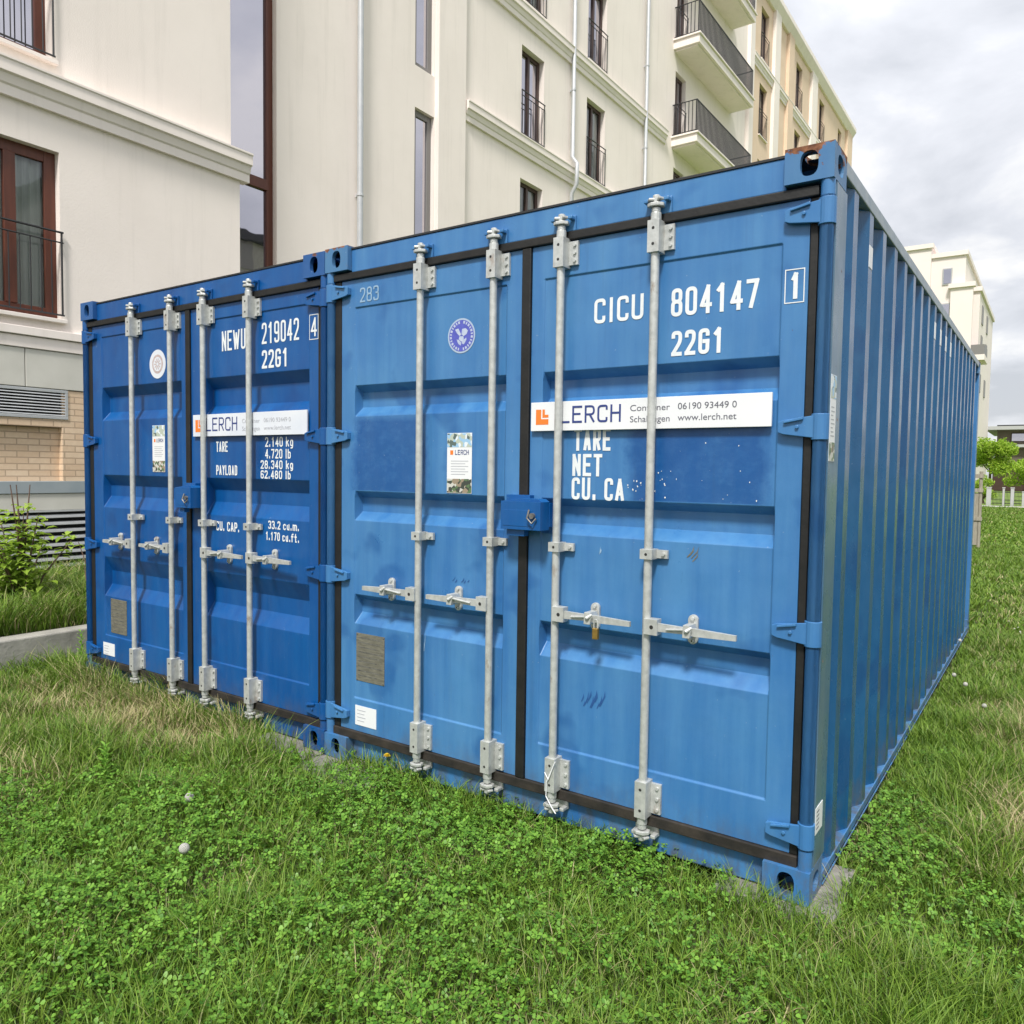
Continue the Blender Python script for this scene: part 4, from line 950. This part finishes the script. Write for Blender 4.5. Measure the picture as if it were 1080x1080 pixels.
def opposite():
    L0 = Vector((27, 34, 0)); t_ = thing('grey_building', L0, 'grey building across the lawn, seen mirrored in the tall brown framed stair window', 'building')
    def ob(mb, n, mat, par=None):
        mb.v = [(p[0]-L0.x, p[1]-L0.y, p[2]) for p in mb.v]; return mb.build(n, mat, par or t_)
    mb = MB(); mb.box(27, 40, 20, 52, 0, 17.5); ob(mb, 'wall', M['concrete'])
    mb = MB(); mb.box(26.6, 40.4, 19.6, 52.4, 17.5, 18.1); ob(mb, 'roof', M['roofgrey'])
    for j in range(5):
        mb = MB(); mb.box(26.94, 27, 20.5, 51.5, 2+j*3.2, 2.4+j*3.2); ob(mb, 'string_course', M['housewhite'])
        for i in range(9): mb = MB(); mb.box(26.93, 27, 21.3+i*3.4, 23+i*3.4, 2.7+j*3.2, 4.6+j*3.2); ob(mb, 'window', M['gframe'])
opposite()

# ------------------------------------------------------------------ trees, shrubs
def leaf_cloud(mb, centres, n, size, spread):
    """small bent leaves scattered round the limb ends; returns vertices and faces"""
    V = []; F = []
    C_ = np.array([c[:3] for c in centres]); Rr = np.array([c[3] for c in centres])
    pr_ = Rr**2; pr_ = pr_/pr_.sum()
    idx = rng.choice(len(C_), n, p=pr_); d = rng.normal(size=(n, 3)); d /= np.linalg.norm(d, axis=1)[:, None]
    rad = Rr[idx]*rng.uniform(.25, 1.05, n)**.6; P_ = C_[idx]+d*rad[:, None]*np.array([1, 1, spread])
    a = rng.normal(size=(n, 3)); a /= np.linalg.norm(a, axis=1)[:, None]; b_ = np.cross(a, rng.normal(size=(n, 3))); b_ /= np.linalg.norm(b_, axis=1)[:, None]
    s_ = size*rng.uniform(.6, 1.3, n)[:, None]; nn = np.cross(a, b_)
    verts = np.stack([P_-a*s_, P_+b_*s_*.42+nn*s_*.12, P_+a*s_, P_-b_*s_*.42+nn*s_*.12], 1).reshape(-1, 3)
    k = len(mb.v); mb.v += [tuple(p) for p in verts]
    for i in range(n): mb.f.append([k+4*i, k+4*i+1, k+4*i+2, k+4*i+3]); mb.m.append(0)
def tree_parts(h, r, trunk_h, n, size, seed, tr=.12):
    rr = random.Random(seed); tb = MB(); cen = []
    top = Vector((rr.uniform(-.2, .2), rr.uniform(-.2, .2), trunk_h)); tb.tube([(0, 0, -.1), tuple(top*.5), tuple(top), tuple(top+Vector((0, 0, (h-trunk_h)*.6)))], [tr, tr*.85, tr*.7, tr*.2], 8)
    for i in range(14):
        a = rr.uniform(0, 6.28); l_ = r*rr.uniform(.45, .85); z0 = trunk_h+(h-trunk_h)*rr.uniform(-.05, .45)
        z1 = min(h-r*.2, z0+rr.uniform(.1, .5)*(h-trunk_h)); e_ = Vector((math.cos(a)*l_, math.sin(a)*l_, z1))
        tb.tube([(top.x*.8, top.y*.8, z0), tuple((Vector((0, 0, z0))+e_)/2+Vector((0, 0, .1*h*.3))), tuple(e_)], [tr*.4, tr*.28, tr*.1], 6)
        cen.append((e_.x, e_.y, e_.z, r*rr.uniform(.22, .42)))
        cen.append((e_.x*.6, e_.y*.6, e_.z+.1*r, r*rr.uniform(.2, .4)))
    cen.append((0, 0, h-r*.35, r*.35))
    cb_ = MB(); leaf_cloud(cb_, cen, n, size, .8); return tb, cb_
def tree(loc, h, r, trunk_h, n, size, leaf, label, group=None, seed=1):
    t_ = thing('tree', loc, label, 'tree', group); tb, cb_ = tree_parts(h, r, trunk_h, n, size, seed)
    tb.build('trunk', M['bark'], t_, smooth=False); cb_.build('crown', leaf, t_, fixn=False); return t_
tree((-2.95, 60, G0), 4.1, 1.75, 1.5, 6500, .10, M['treeleaf'], 'bright yellow green tree beside the end of the light blue container', None, 3)
tree((-.75, 58, G0), 2.95, 1.6, 1.0, 5000, .10, M['treeleaf'], 'bright green leafy tree at the right edge of the photo', None, 5)
tree((-2.75, 50, G0), 1.75, .75, .3, 2200, .07, M['treeleaf'], 'small yellowish bush in front of the bright tree by the white posts', None, 8)
tree((1.5, 72, G0), 4.6, 3.2, .8, 5000, .18, M['darkleaf'], 'dark green tree under the brown house', None, 9)
tree((-6.0, 74, G0), 6.0, 3.0, 1.6, 5000, .18, M['darkleaf'], 'dark tree mostly hidden behind the end of the containers', None, 12)
# garden boundary: white posts with a low dark fence
for i, (x, wd) in enumerate(((-2.30, .22), (-1.62, .10), (-1.22, .16), (-.63, .30), (1.4, .3), (3.6, .3), (6.0, .3))):
    if i > 3: continue
    lab = ['white garden post nearest the container end', 'thin white post, second from the container end', 'white post in the middle of the garden boundary', 'wide white post at the right edge of the photo'][i]
    mb = MB(); mb.box(-wd/2, wd/2, -.12, .12, 0, .95 if i < 3 else .75); mb.box(-wd/2-.02, wd/2+.02, -.14, .14, (.95 if i < 3 else .75)+.002, (.95 if i < 3 else .75)+.05)
    o = mb.build('gate_post', M['housewhite'], bevel=.01); o.location = (x, 47, G0); tag(o, lab, 'post', 'white posts along the garden boundary')
t_ = thing('garden_fence', (-1.4, 47, G0), 'low dark metal fence between the white posts across the lawn', 'fence')
mb = MB()
for z in (.12, .72): mb.box(-.75, .60, -.015, .015, z, z+.04)
mb.build('fence_rail', M['iron'], t_)
mb = MB()
for i in range(22): xx = -.72+i*.062; mb.box(xx-.008, xx+.008, -.008, .008, .0, .80)
mb.build('fence_bar', M['iron'], t_)
# timber tree stake frame standing behind the far end of the container
t_ = thing('tree_stake_frame', (-.78, 16.5, G0), 'grey weathered timber frame half hidden behind the far end of the light blue container', 'tree stake')
for (x, y) in ((.13, 0), (-.42, 0), (-.15, .5)):
    mb = MB(); mb.tube([(x, y, 0), (x-.0, y, 1.66)], .034, 10); mb.build('post', M['wood'], t_, smooth=True)
for z in (1.52, 1.22, .62):
    mb = MB(); mb.box(-.47, .18, -.052, -.034, z, z+.08); mb.build('cross_bar', M['wood'], t_)
mb = MB(); mb.box(-.40, .10, -.03, -.012, .1, 1.2); mb.build('slatted_panel', M['wood'], t_)
mb = MB(); mb.tube([(-.15, .2, 0), (-.14, .2, 1.2), (-.17, .18, 2.3)], [.03, .024, .012], 8); mb.build('sapling_trunk', M['bark'], t_)

def leaf(mb, base, dirv, length, width, droop=.25):
    d = Vector(dirv).normalized(); s_ = d.cross(Vector((0, 0, 1)));
    s_ = s_.normalized() if s_.length > .01 else Vector((1, 0, 0)); b_ = Vector(base)
    p1 = b_+d*length*.35; p2 = b_+d*length*.75-Vector((0, 0, droop*length*.3)); tip = b_+d*length-Vector((0, 0, droop*length))
    u_ = s_.cross(d)*width*.18
    mb.add([b_, p1+s_*width*.5+u_, p2+s_*width*.4+u_, tip, p2-s_*width*.4+u_, p1-s_*width*.5+u_, p1, p2], [(0, 6, 1), (6, 7, 2, 1), (7, 3, 2), (0, 5, 6), (6, 5, 4, 7), (7, 4, 3)])
def shrub(name, loc, h, r, n, ll, mat, label, cat='shrub', seed=1, bare=0):
    rr = random.Random(seed); t_ = thing(name, loc, label, cat); st = MB(); lf = MB(); ends = []
    for i in range(13):
        a = rr.uniform(0, 6.28); l_ = r*rr.uniform(.3, 1.0)*(1 if i > 3 else .25); hh = h*rr.uniform(.45, .85)*(1 if i > 3 else 1.15)
        pts = [Vector((rr.uniform(-.04, .04), rr.uniform(-.04, .04), 0)), Vector((math.cos(a)*l_*.4, math.sin(a)*l_*.4, hh*.5)), Vector((math.cos(a)*l_, math.sin(a)*l_, hh))]
        st.tube(pts, [.011, .008, .003], 6)
        for k in range(n):
            s_ = rr.uniform(.25, 1.0); p = pts[0].lerp(pts[1], s_*2) if s_ < .5 else pts[1].lerp(pts[2], s_*2-1)
            p = p+Vector((rr.gauss(0, .05), rr.gauss(0, .05), rr.gauss(0, .03))); b_ = rr.uniform(0, 6.28)
            leaf(lf, p, (math.cos(b_), math.sin(b_), rr.uniform(-.2, .6)), ll*rr.uniform(.6, 1.2), ll*.5*rr.uniform(.7, 1.2))
    for i in range(bare):
        a = rr.uniform(0, 6.28); st.tube([(rr.uniform(-.1, .1), 0, 0), (math.cos(a)*.04, math.sin(a)*.04, h*.6), (math.cos(a)*.10-.05, math.sin(a)*.10, h*.98)], [.012, .009, .004], 6)
    st.build('stem', M['twig'], t_); lf.build('foliage', mat, t_, fixn=False); return t_
shrub('shrub', (-6.42, .26, .22), 1.12, .42, 48, .10, M['shrubleaf'], 'bright green leafy shrub on the raised bed left of the containers', seed=4, bare=3)
shrub('shrub', (-6.55, -.12, .22), .62, .42, 50, .085, M['shrubleaf'], 'leafy green shrub at the left edge of the photo on the raised bed', seed=6)
t_ = thing('bare_shrub', (-5.95, .62, .22), 'bare brown twigs rising beside the deep blue container on the raised bed', 'shrub')
mb = MB()
for pts in ([(0, 0, 0), (-.06, .02, .35), (-.17, .03, .75)], [(.02, 0, 0), (-.04, .0, .3), (-.15, -.05, .62)], [(0, .02, 0), (.05, .03, .25), (.03, .06, .5)], [(-.02, 0, .1), (-.13, 0, .3), (-.16, .0, .42)]):
    mb.tube(pts, [.008, .006, .003], 6)
mb.build('stem', M['twig'], t_)
def weed(loc, h, label, seed):
    rr = random.Random(seed); t_ = thing('weed', loc, label, 'weed'); st = MB(); lf = MB()
    st.tube([(0, 0, 0), (.005, 0, h*.5), (0, .005, h)], [.004, .0035, .002], 6)
    for k in range(26):
        s_ = .2+.8*k/25; a = k*2.4; leaf(lf, (0, 0, h*s_), (math.cos(a), math.sin(a), .5+.6*s_), .075*(1.15-.6*s_), .022*(1.2-.5*s_), .3)
    st.build('stem', M['weedleaf'], t_); lf.build('foliage', M['weedleaf'], t_, fixn=False)
weed((-3.04, -.83, G0), .20, 'pale green upright weed standing in the dry grass left of the clover', 1)
weed((-5.05, .06, G0), .34, 'tall pale green weed growing against the retaining wall', 2)
weed((-4.98, .26, G0), .27, 'shorter pale weed beside the tall one at the retaining wall', 3)
# dandelion clocks and one flower
def dandelion(loc, h, label, r=.017):
    t_ = thing('dandelion_clock', loc, label, 'seed head', 'white dandelion seed heads in the grass')
    mb = MB(); mb.tube([(0, 0, 0), (.01, 0, h*.6), (0, 0, h)], .0022, 6); mb.build('stem', M['weedleaf'], t_)
    mb = MB(); n = 150
    for i in range(n):
        z = 1-2*(i+.5)/n; a = i*2.39996; s_ = math.sqrt(1-z*z); d = Vector((s_*math.cos(a), s_*math.sin(a), z)); u_ = d.orthogonal().normalized(); w_ = d.cross(u_)
        p = Vector((0, 0, h+.004))+d*r
        mb.add([p+u_*.0042, p-u_*.002+w_*.0036, p-u_*.002-w_*.0036, Vector((0, 0, h+.004))+d*r*.4], [(0, 1, 3), (1, 2, 3), (2, 0, 3), (0, 1, 2)])
    mb.build('seed_ball', M['puff'], t_, fixn=False)
for i_, (x, y, h, lab) in enumerate(((-2.40, -.80, .10, 'white dandelion clock, the farther of the two in the clover at the lower left'), (-2.00, -1.08, .10, 'white dandelion clock, the nearer of the two in the clover at the lower left'),
                       (.10, 3.62, .12, 'white dandelion clock beside the bottom rail of the light blue container'), (.20, 3.25, .15, 'white dandelion clock on the tallest stem right of the container side'),
                       (.02, 4.95, .13, 'farthest white dandelion clock along the container side'), (.62, 3.7, .12, 'white dandelion clock standing apart in the right lawn'), (.33, 2.95, .10, 'low white dandelion clock in the grass right of the container'))):
    dandelion((x, y, G0), h, lab, .019 if i_ < 2 else .014)
t_ = thing('dandelion_flower', (-2.02, .03, G0), 'single yellow dandelion flower in the clover before the light blue container', 'flower')
mb = MB(); mb.tube([(0, 0, 0), (0, 0, .12)], .002, 6); mb.build('stem', M['weedleaf'], t_)
mb = MB()
for k in range(46):
    a = k*2.4; e_ = .9-.8*k/46; leaf(mb, (0, 0, .12), (math.cos(a)*(1-e_*.8), math.sin(a)*(1-e_*.8), .15+e_), .022, .005, .1)
mb.build('petals', M['yellow'], t_, fixn=False)

# ------------------------------------------------------------------ grass and clover (uncountable: one object each)
def fnoise(x, y, s, seed=0):
    v = 0
    for k in range(5):
        a = seed*1.7+k*2.1; f_ = s*(1.0+.63*k)
        v = v+np.sin(x*f_*math.cos(a)+y*f_*math.sin(a)+seed*3.1+k)*np.sin(-x*f_*math.sin(a+.4)+y*f_*math.cos(a+.4)+k*1.9)/(1+.35*k)
    return v/2.2
def blob(x, y, L):
    v = np.zeros_like(x)
    for (cx, cy, rx, ry, k) in L: v = np.maximum(v, k*np.exp(-(((x-cx)/rx)**2+((y-cy)/ry)**2)))
    return v
DRY = [(-3.85, -.30, .75, .30, .95), (-3.35, -.22, .5, .16, .9), (-3.5, -1.15, .35, .22, .85), (.66, 1.30, .22, .4, .8), (.45, 2.9, .2, .6, .45), (.42, 8, .3, 2.0, .3), (-4.5, -.35, .5, .4, .7), (.80, 2.0, .2, .6, .5), (-3.1, -.15, .3, .14, .6), (.95, .8, .3, .3, .6)]
CLO = [(-3.0, -1.4, .8, .45, 1.0), (-2.4, -.85, .9, .42, 1.0), (-1.6, -.30, 1.2, .45, 1.0), (-.75, -.15, .6, .4, .9), (-2.2, -1.5, 1.3, .6, .9), (-1.0, -1.0, 1.2, .7, .85), (.20, .75, .22, .6, .95), (.22, 1.8, .12, .5, .5), (-.2, -.6, .6, .4, .6), (-4.5, -1.6, .8, .6, .8), (.5, .2, .5, .4, .6), (-2.3, -.03, .3, .16, .6)]
def outside(x, y):
    ok = ~((x > -2.44) & (x < .004) & (y > .055) & (y < 6.06)) & ~((x > -4.893) & (x < -2.45) & (y > .07) & (y < 6.08))
    ok &= ~((x > -5.62) & (x < -5.385)) & (x > -9.25)
    for (a, b_, c_, d_) in ((-2.96, -2.46, -.12, .37), (-2.46, -1.98, -.20, .28), (-.34, .16, -.10, .38)):
        ins = (x > a+.02) & (x < b_-.02) & (y > c_+.02) & (y < d_-.02)
        if a == -2.46: ins &= (x < -2.3) & (y > -.14)
        if a == -.34: ins &= (x > -.26) & (y > .0) & (x < .06)
        ok &= ~ins
    return ok
def sample(n, d0, d1, a0=-1.28, a1=.20):
    """points on the ground around the viewer, evenly per square metre"""
    d = np.sqrt(rng.uniform(d0*d0, d1*d1, n)); a = rng.uniform(a0, a1, n)
    return .638+d*np.sin(a), -2.7513+d*np.cos(a), d
def mesh_from(name, V, nv, loops_per, mat, dry=None):
    """V: (n, nv, 3) elements, faces per element given by loops_per"""
    n = V.shape[0]; me = bpy.data.meshes.new(name)
    nf = len(loops_per); tot = sum(len(f) for f in loops_per)
    me.vertices.add(n*nv); me.vertices.foreach_set('co', V.reshape(-1).astype(np.float32))
    idx = np.concatenate([np.array(f) for f in loops_per]); li = (np.arange(n)[:, None]*nv+idx[None, :]).reshape(-1)
    me.loops.add(n*tot); me.loops.foreach_set('vertex_index', li.astype(np.int32))
    st = np.cumsum([0]+[len(f) for f in loops_per[:-1]]); ls = (np.arange(n)[:, None]*tot+st[None, :]).reshape(-1)
    me.polygons.add(n*nf); me.polygons.foreach_set('loop_start', ls.astype(np.int32))
    me.polygons.foreach_set('use_smooth', np.ones(n*nf, dtype=bool))
    me.update(calc_edges=True); me.materials.append(mat)
    if dry is not None:
        at = me.attributes.new('dry', 'FLOAT', 'POINT'); at.data.foreach_set('value', np.repeat(dry, nv).astype(np.float32))
    o = bpy.data.objects.new(name, me); COL.objects.link(o); return o
def blades(x, y, z, h, wd, lean, dry):
    n = len(x); a = rng.uniform(0, 2*np.pi, n); b_ = a+rng.uniform(-.8, .8, n)
    sx, sy = np.cos(a)*wd/2, np.sin(a)*wd/2; lx, ly = -np.sin(b_)*lean*h, np.cos(b_)*lean*h
    def P(k, lk, hk): return np.stack([x+sx*k+lx*lk, y+sy*k+ly*lk, z+h*hk], 1)
    return np.stack([P(-1, 0, -.05), P(1, 0, -.05), P(.85, .25, .45), P(-.85, .25, .45), P(.55, .65, .80), P(-.55, .65, .80), P(0, 1.15, 1.0-.0)], 1)
GX = []; GD = []
def add_grass(n, d0, d1, wd, hs, a0=-1.28, a1=.20, cond=None):
    x, y, d = sample(n, d0, d1, a0, a1); ok = outside(x, y)
    if cond is not None: ok &= cond(x, y)
    x, y, d = x[ok], y[ok], d[ok]
    dry = np.clip(blob(x, y, DRY)*.74+.17*fnoise(x, y, 3.1, 2)+.12*fnoise(x, y, 9, 5)+.02, 0, 1); clo = np.clip(blob(x, y, CLO), 0, 1)
    raised = x < -5.6
    z = np.where(raised, .23, G0)
    keep = rng.uniform(size=len(x)) > np.maximum(clo*.42, dry*.2)
    edge = ((np.abs(y+.02) < .13) & (x < -2.3) & (x > -5)) | ((x > -5.4) & (x < -5.15))
    h = hs*(1+.55*fnoise(x, y, 4.3, 8)+.25*fnoise(x, y, 13, 3))*rng.uniform(.45, 1.35, len(x))*(1-.45*dry)*(1-.30*clo)
    h = np.where(edge, np.maximum(h*1.55, .06), np.maximum(h, .02)); h = np.where((x > 0) & (x < .22) & (y > .4), h*(.45+2*x), h); h = np.where(raised, h*1.9, h)
    dry = np.where(raised, dry*.5+.12, dry)
    k = keep
    V = blades(x[k], y[k], z[k], h[k], (wd*rng.uniform(.6, 1.3, len(x)))[k], rng.uniform(.15, 1.2, len(x))[k], dry[k])
    GX.append(V); GD.append(dry[k])
add_grass(95000, .9, 3.4, .0040, .10)
add_grass(170000, 3.4, 6.2, .0050, .125)
add_grass(70000, 6.2, 9.5, .008, .10, -1.28, -.85)
add_grass(90000, 3.2, 9.0, .0065, .085, -.33, .16, lambda x, y: x > 0)
add_grass(90000, 9.0, 20, .014, .075, -.20, .14, lambda x, y: x > -2)
add_grass(70000, 20, 47, .035, .07, -.14, .10, lambda x, y: y < 44)
o = mesh_from('grass', np.concatenate(GX), 7, [(0, 1, 2, 3), (3, 2, 4, 5), (5, 4, 6)], M['grass'], np.concatenate(GD)); kind(o, 'stuff')
def clover():
    x, y, d = sample(110000, .9, 5.6); ok = outside(x, y); x, y = x[ok], y[ok]
    c = np.clip(blob(x, y, CLO)*1.1-.08, 0, 1)*(.75+.45*fnoise(x, y, 6, 4)); k = rng.uniform(size=len(x)) < np.clip(c, .0, 1)
    x, y = x[k], y[k]; n = len(x); cc = blob(x, y, CLO)
    z = G0+(.045+.05*cc)*rng.uniform(.55, 1.25, n)*(1+.35*fnoise(x, y, 7, 9)); s = .0055+.0075*rng.beta(1.6, 2.2, n)+.0025*np.clip(fnoise(x, y, 5, 12), 0, 1)
    a0 = rng.uniform(0, 6.28, n); tx, ty = rng.normal(0, .30, n), rng.normal(0, .30, n); V = []
    for j in range(3):
        a = a0+j*2.0944+rng.normal(0, .12, n); ca, sa = np.cos(a), np.sin(a)
        pts = []
        for (u_, v_, w_) in ((.08, 0, 0), (.65, .50, .10), (1.15, .52, .04), (1.38, .0, .0), (1.15, -.52, .04), (.65, -.50, .10)):
            X = (u_*ca-v_*sa)*s; Y = (u_*sa+v_*ca)*s; pts.append(np.stack([x+X, y+Y, z+X*tx*1.2+Y*ty*1.2+(w_+.12*u_)*s], 1))
        V.append(np.stack(pts, 1))
    o = mesh_from('clover', np.concatenate(V), 6, [(0, 1, 2, 3), (0, 3, 4, 5)], M['clover']); kind(o, 'stuff')
clover()

# tiny white flowers scattered through the far lawn
def lawn_flowers():
    x, y, d = sample(9000, 6, 42, -.20, .12); ok = (x > .3) & (fnoise(x, y, 1.1, 21) > .05) & (y < 43); x, y = x[ok][:900], y[ok][:900]; n = len(x)
    z = G0+rng.uniform(.05, .10, n); r = rng.uniform(.007, .014, n)
    P = [(1, 0, 0), (-.5, .87, 0), (-.5, -.87, 0), (0, 0, .8)]
    V = np.stack([np.stack([x+a*r, y+b_*r, z+c_*r], 1) for a, b_, c_ in P], 1)
    o = mesh_from('lawn_flowers', V, 4, [(0, 1, 3), (1, 2, 3), (2, 0, 3)], M['puff']); kind(o, 'stuff')
lawn_flowers()
# rubbed dark smears on the doors: short scratches of the older paint
def smear(parent, x, z, w_, h, n, mat, seed, tilt=.25):
    rr = random.Random(seed); mb = MB()
    for i in range(n):
        a, b_ = x+w_*(i+rr.uniform(-.4, .4))/n, z+rr.uniform(-.3, .3)*h; l_ = h*rr.uniform(.35, 1.0); t_ = rr.uniform(.0015, .004); y = Yp-.0003*(i % 3)
        mb.add([(a, y, b_), (a+t_, y, b_-.002), (a+l_*tilt+t_*1.3, y, b_+l_*.5), (a+l_*tilt*1.3, y, b_+l_), (a+l_*tilt-t_*.3, y, b_+l_*.55)], [(0, 1, 2, 3, 4)])
    kind(mb.build('scuff_marks', mat, parent, fixn=False), 'stuff')
smear(rdr, -.93, .545, .10, .06, 13, M['ghost_mark'], 3)
smear(rdr, -.49, 1.17, .03, .05, 4, M['plate'], 5, .5)
smear(rdr, -.86, 1.17, .01, .04, 3, M['faint_mark'], 7, .1)
smear(rdl, -1.79, .64, .01, .10, 2, M['faint_mark'], 9, .05)
smear(rdl, -1.62, .98, .12, .03, 5, M['ghost_mark'], 12, .6)
